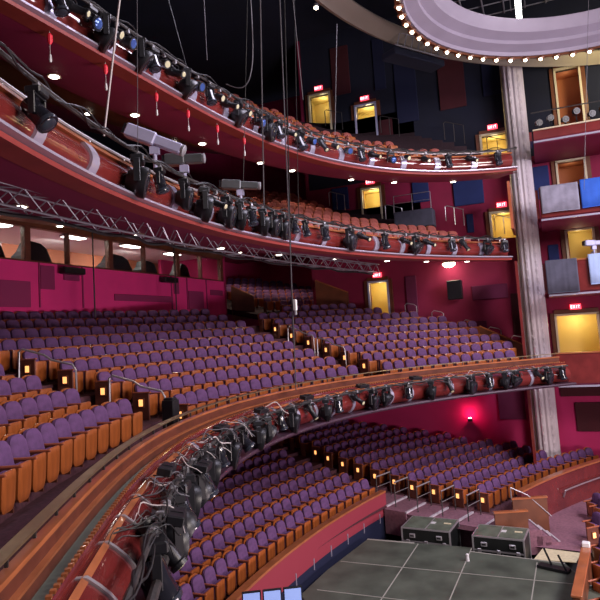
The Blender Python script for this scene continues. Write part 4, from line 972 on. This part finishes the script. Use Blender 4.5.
# hanging wires, ropes
def un(px, py, t): return CAM+(fw+cr*((px-300)/600)+cu*((278-py)/600))*t
WIRES = [((122, -20), (104, 136), 11, .02, 'rope', 'pale thick rope hanging at upper left'), ((137, -20), (138, 190), 12, .007, 'gcable', 'thin wire hanging beside the pale rope'), ((163, -20), (187, 68), 14, .008, 'cable', 'slanting thin wire near the follow spots'),
         ((203, -20), (207, 60), 16, .01, 'gcable', 'thin wire at upper left centre'), ((260, -20), (264, 205), 13, .014, 'gcable', 'grey hanging cable left of centre'), ((279, -20), (296, 390), 12, .012, 'gcable', 'long grey cable running down to lower balcony seats'),
         ((284, -20), (293, 340), 12.3, .012, 'cable', 'long black cable beside the long grey one'), ((291, -20), (303, 100), 15, .01, 'gcable', 'thin straight wire right of the long cables'), ((294, -20), (299, 230), 16, .008, 'cable', 'thin black wire right of the long cables'), ((337, 24), (335, 135), 18, .01, 'gcable', 'short thin wire ending at top balcony seats'),
         ((589, -20), (584, 190), 20, .008, 'gcable', 'thin wire in front of the side boxes'), ((248, -20), (243, 200), 15, .006, 'cable', 'fine dark wire left of centre')]
for a, c, t_, r, m, lab in WIRES:
    p, q = un(*a, t_), un(*c, t_); n = 8; o = MB().tube([p.lerp(q, i/n) for i in range(n+1)], r, 5).build('hanging_cable', M[m], None, True); tag(o, lab, 'cable')
p, q = un(250, -10, 15), un(226, 84, 15); o = MB().tube([p.lerp(q, i/14)+Vector((0, 0, -1.0*math.sin(PI*i/14)))+cr*(.25*math.sin(PI*i/14)) for i in range(15)], .015, 5).build('hanging_cable', M['gcable'], None, True); tag(o, 'grey cable curving in a slack loop over the top balcony seats', 'cable')
t = empty('cable_connector', un(295, 305, 12.0), label='small white connector block on the long grey hanging cable', cat='connector')
MB().box((0, 0, 0), (.07, .07, .22), bev=.01).build('block', M['white'], t); MB().lathe([(.03, -.2), (.03, -.1)], n=8).build('plug', M['grey'], t)
# thin microphone stands / poles before the booth windows
for i, x in enumerate((5.35, 11.0)):
    t = empty('tall_stand', (x, YB-1.3, .3), label='tall thin black pole standing before the booth wall, %s one' % ['left', 'right'][i], cat='stand')
    MB().tube([(0, 0, 0), (0, 0, 4.1)], .03, 6).build('pole', M['black'], t); MB().lathe([(.25, 0), (.25, .03), (.05, .06)], n=12).build('base', M['black'], t)

# stage-right stray seats at the right edge
def SP(x, y): p = gp(x, y, -7.3); return (p.x, p.y, -2.44)
ss = make_seat('purple')
for i, (x, y, rz) in enumerate([SP(594, 520), SP(601, 545), SP(602, 562), SP(603, 580), SP(604, 600), SP(600, 505), SP(594, 500)]):
    o = ss if i == 0 else copy_tree(ss); o.location = (x, y, -8.0); o.rotation_euler = (0, 0, rz)
    tag(o, 'purple theatre seat at bottom right edge behind the half wall, %s from the front' % nth([4, 3, 2, 1, 0, 5, 6][i]), 'seat', 'purple seats behind the half wall')
o = copy_tree(e0); o.location = gp(592, 533, -7.5)+Vector((0, 0, -.5)); o.rotation_euler = (0, 0, .70); tag(o, 'dark end panel with amber lamp beside the half wall', 'end panel')

# equipment rack with screens at the bottom left of the deck
t = empty('control_desk', (.3, 6.75, -7.6), math.radians(-62), label='desk with lit blue screens at the near end of the pit wall', cat='desk')
MB().box((0, 0, .5), (1.6, .5, 1.0), bev=.02).build('desk_body', M['black'], t)
for i in range(3): s = MB().box((-.5+.5*i, -.1, 1.22), (.46, .05, .42), bev=.01).build('monitor', M['black'], t); MB().box((-.5+.5*i, -.135, 1.22), (.40, .012, .34)).build('screen', M['screen'], s)
o = MB().lathe([(.3, 0), (.42, .1), (.36, .28), (.12, .36)], n=18).build('cloth_bundle', M['drape_g'], None, True); o.location = (1.9, 6.1, -7.6); tag(o, 'rounded grey cloth bundle on deck beside the lit desk', 'bundle')

# grey blue crew platform behind the middle balcony rows, and a star-like lamp at the top
t = empty('crew_platform', (17.6, 5.75, 4.9), label='grey blue box platform with thin rails behind middle balcony seats', cat='platform')
MB().box((0, 0, .45), (.9, 2.0, .9), bev=.03).build('skirt', M['drape_g'], t)
b = MB()
for y in (-.95, 0, .95): b.tube([(-.4, y, .9), (-.4, y, 1.75)], .02, 5)
b.tube([(-.4, -.95, 1.75), (-.4, .95, 1.75)], .02, 5).tube([(-.4, -.95, 1.35), (-.4, .95, 1.35)], .015, 5).build('guard_rail', M['steel'], t)
t = empty('lamp', un(316, 6, 27), label='single bright white lamp on the dark ceiling left of outer ring', cat='lamp')
MB().lathe([(.10, .1), (.13, 0), (.10, -.06)], n=12).build('housing', M['grey'], t, True); MB().lathe([(.10, -.05), (.09, -.13), (.03, -.16)], n=12).build('bulb', M['bulb'], t, True)
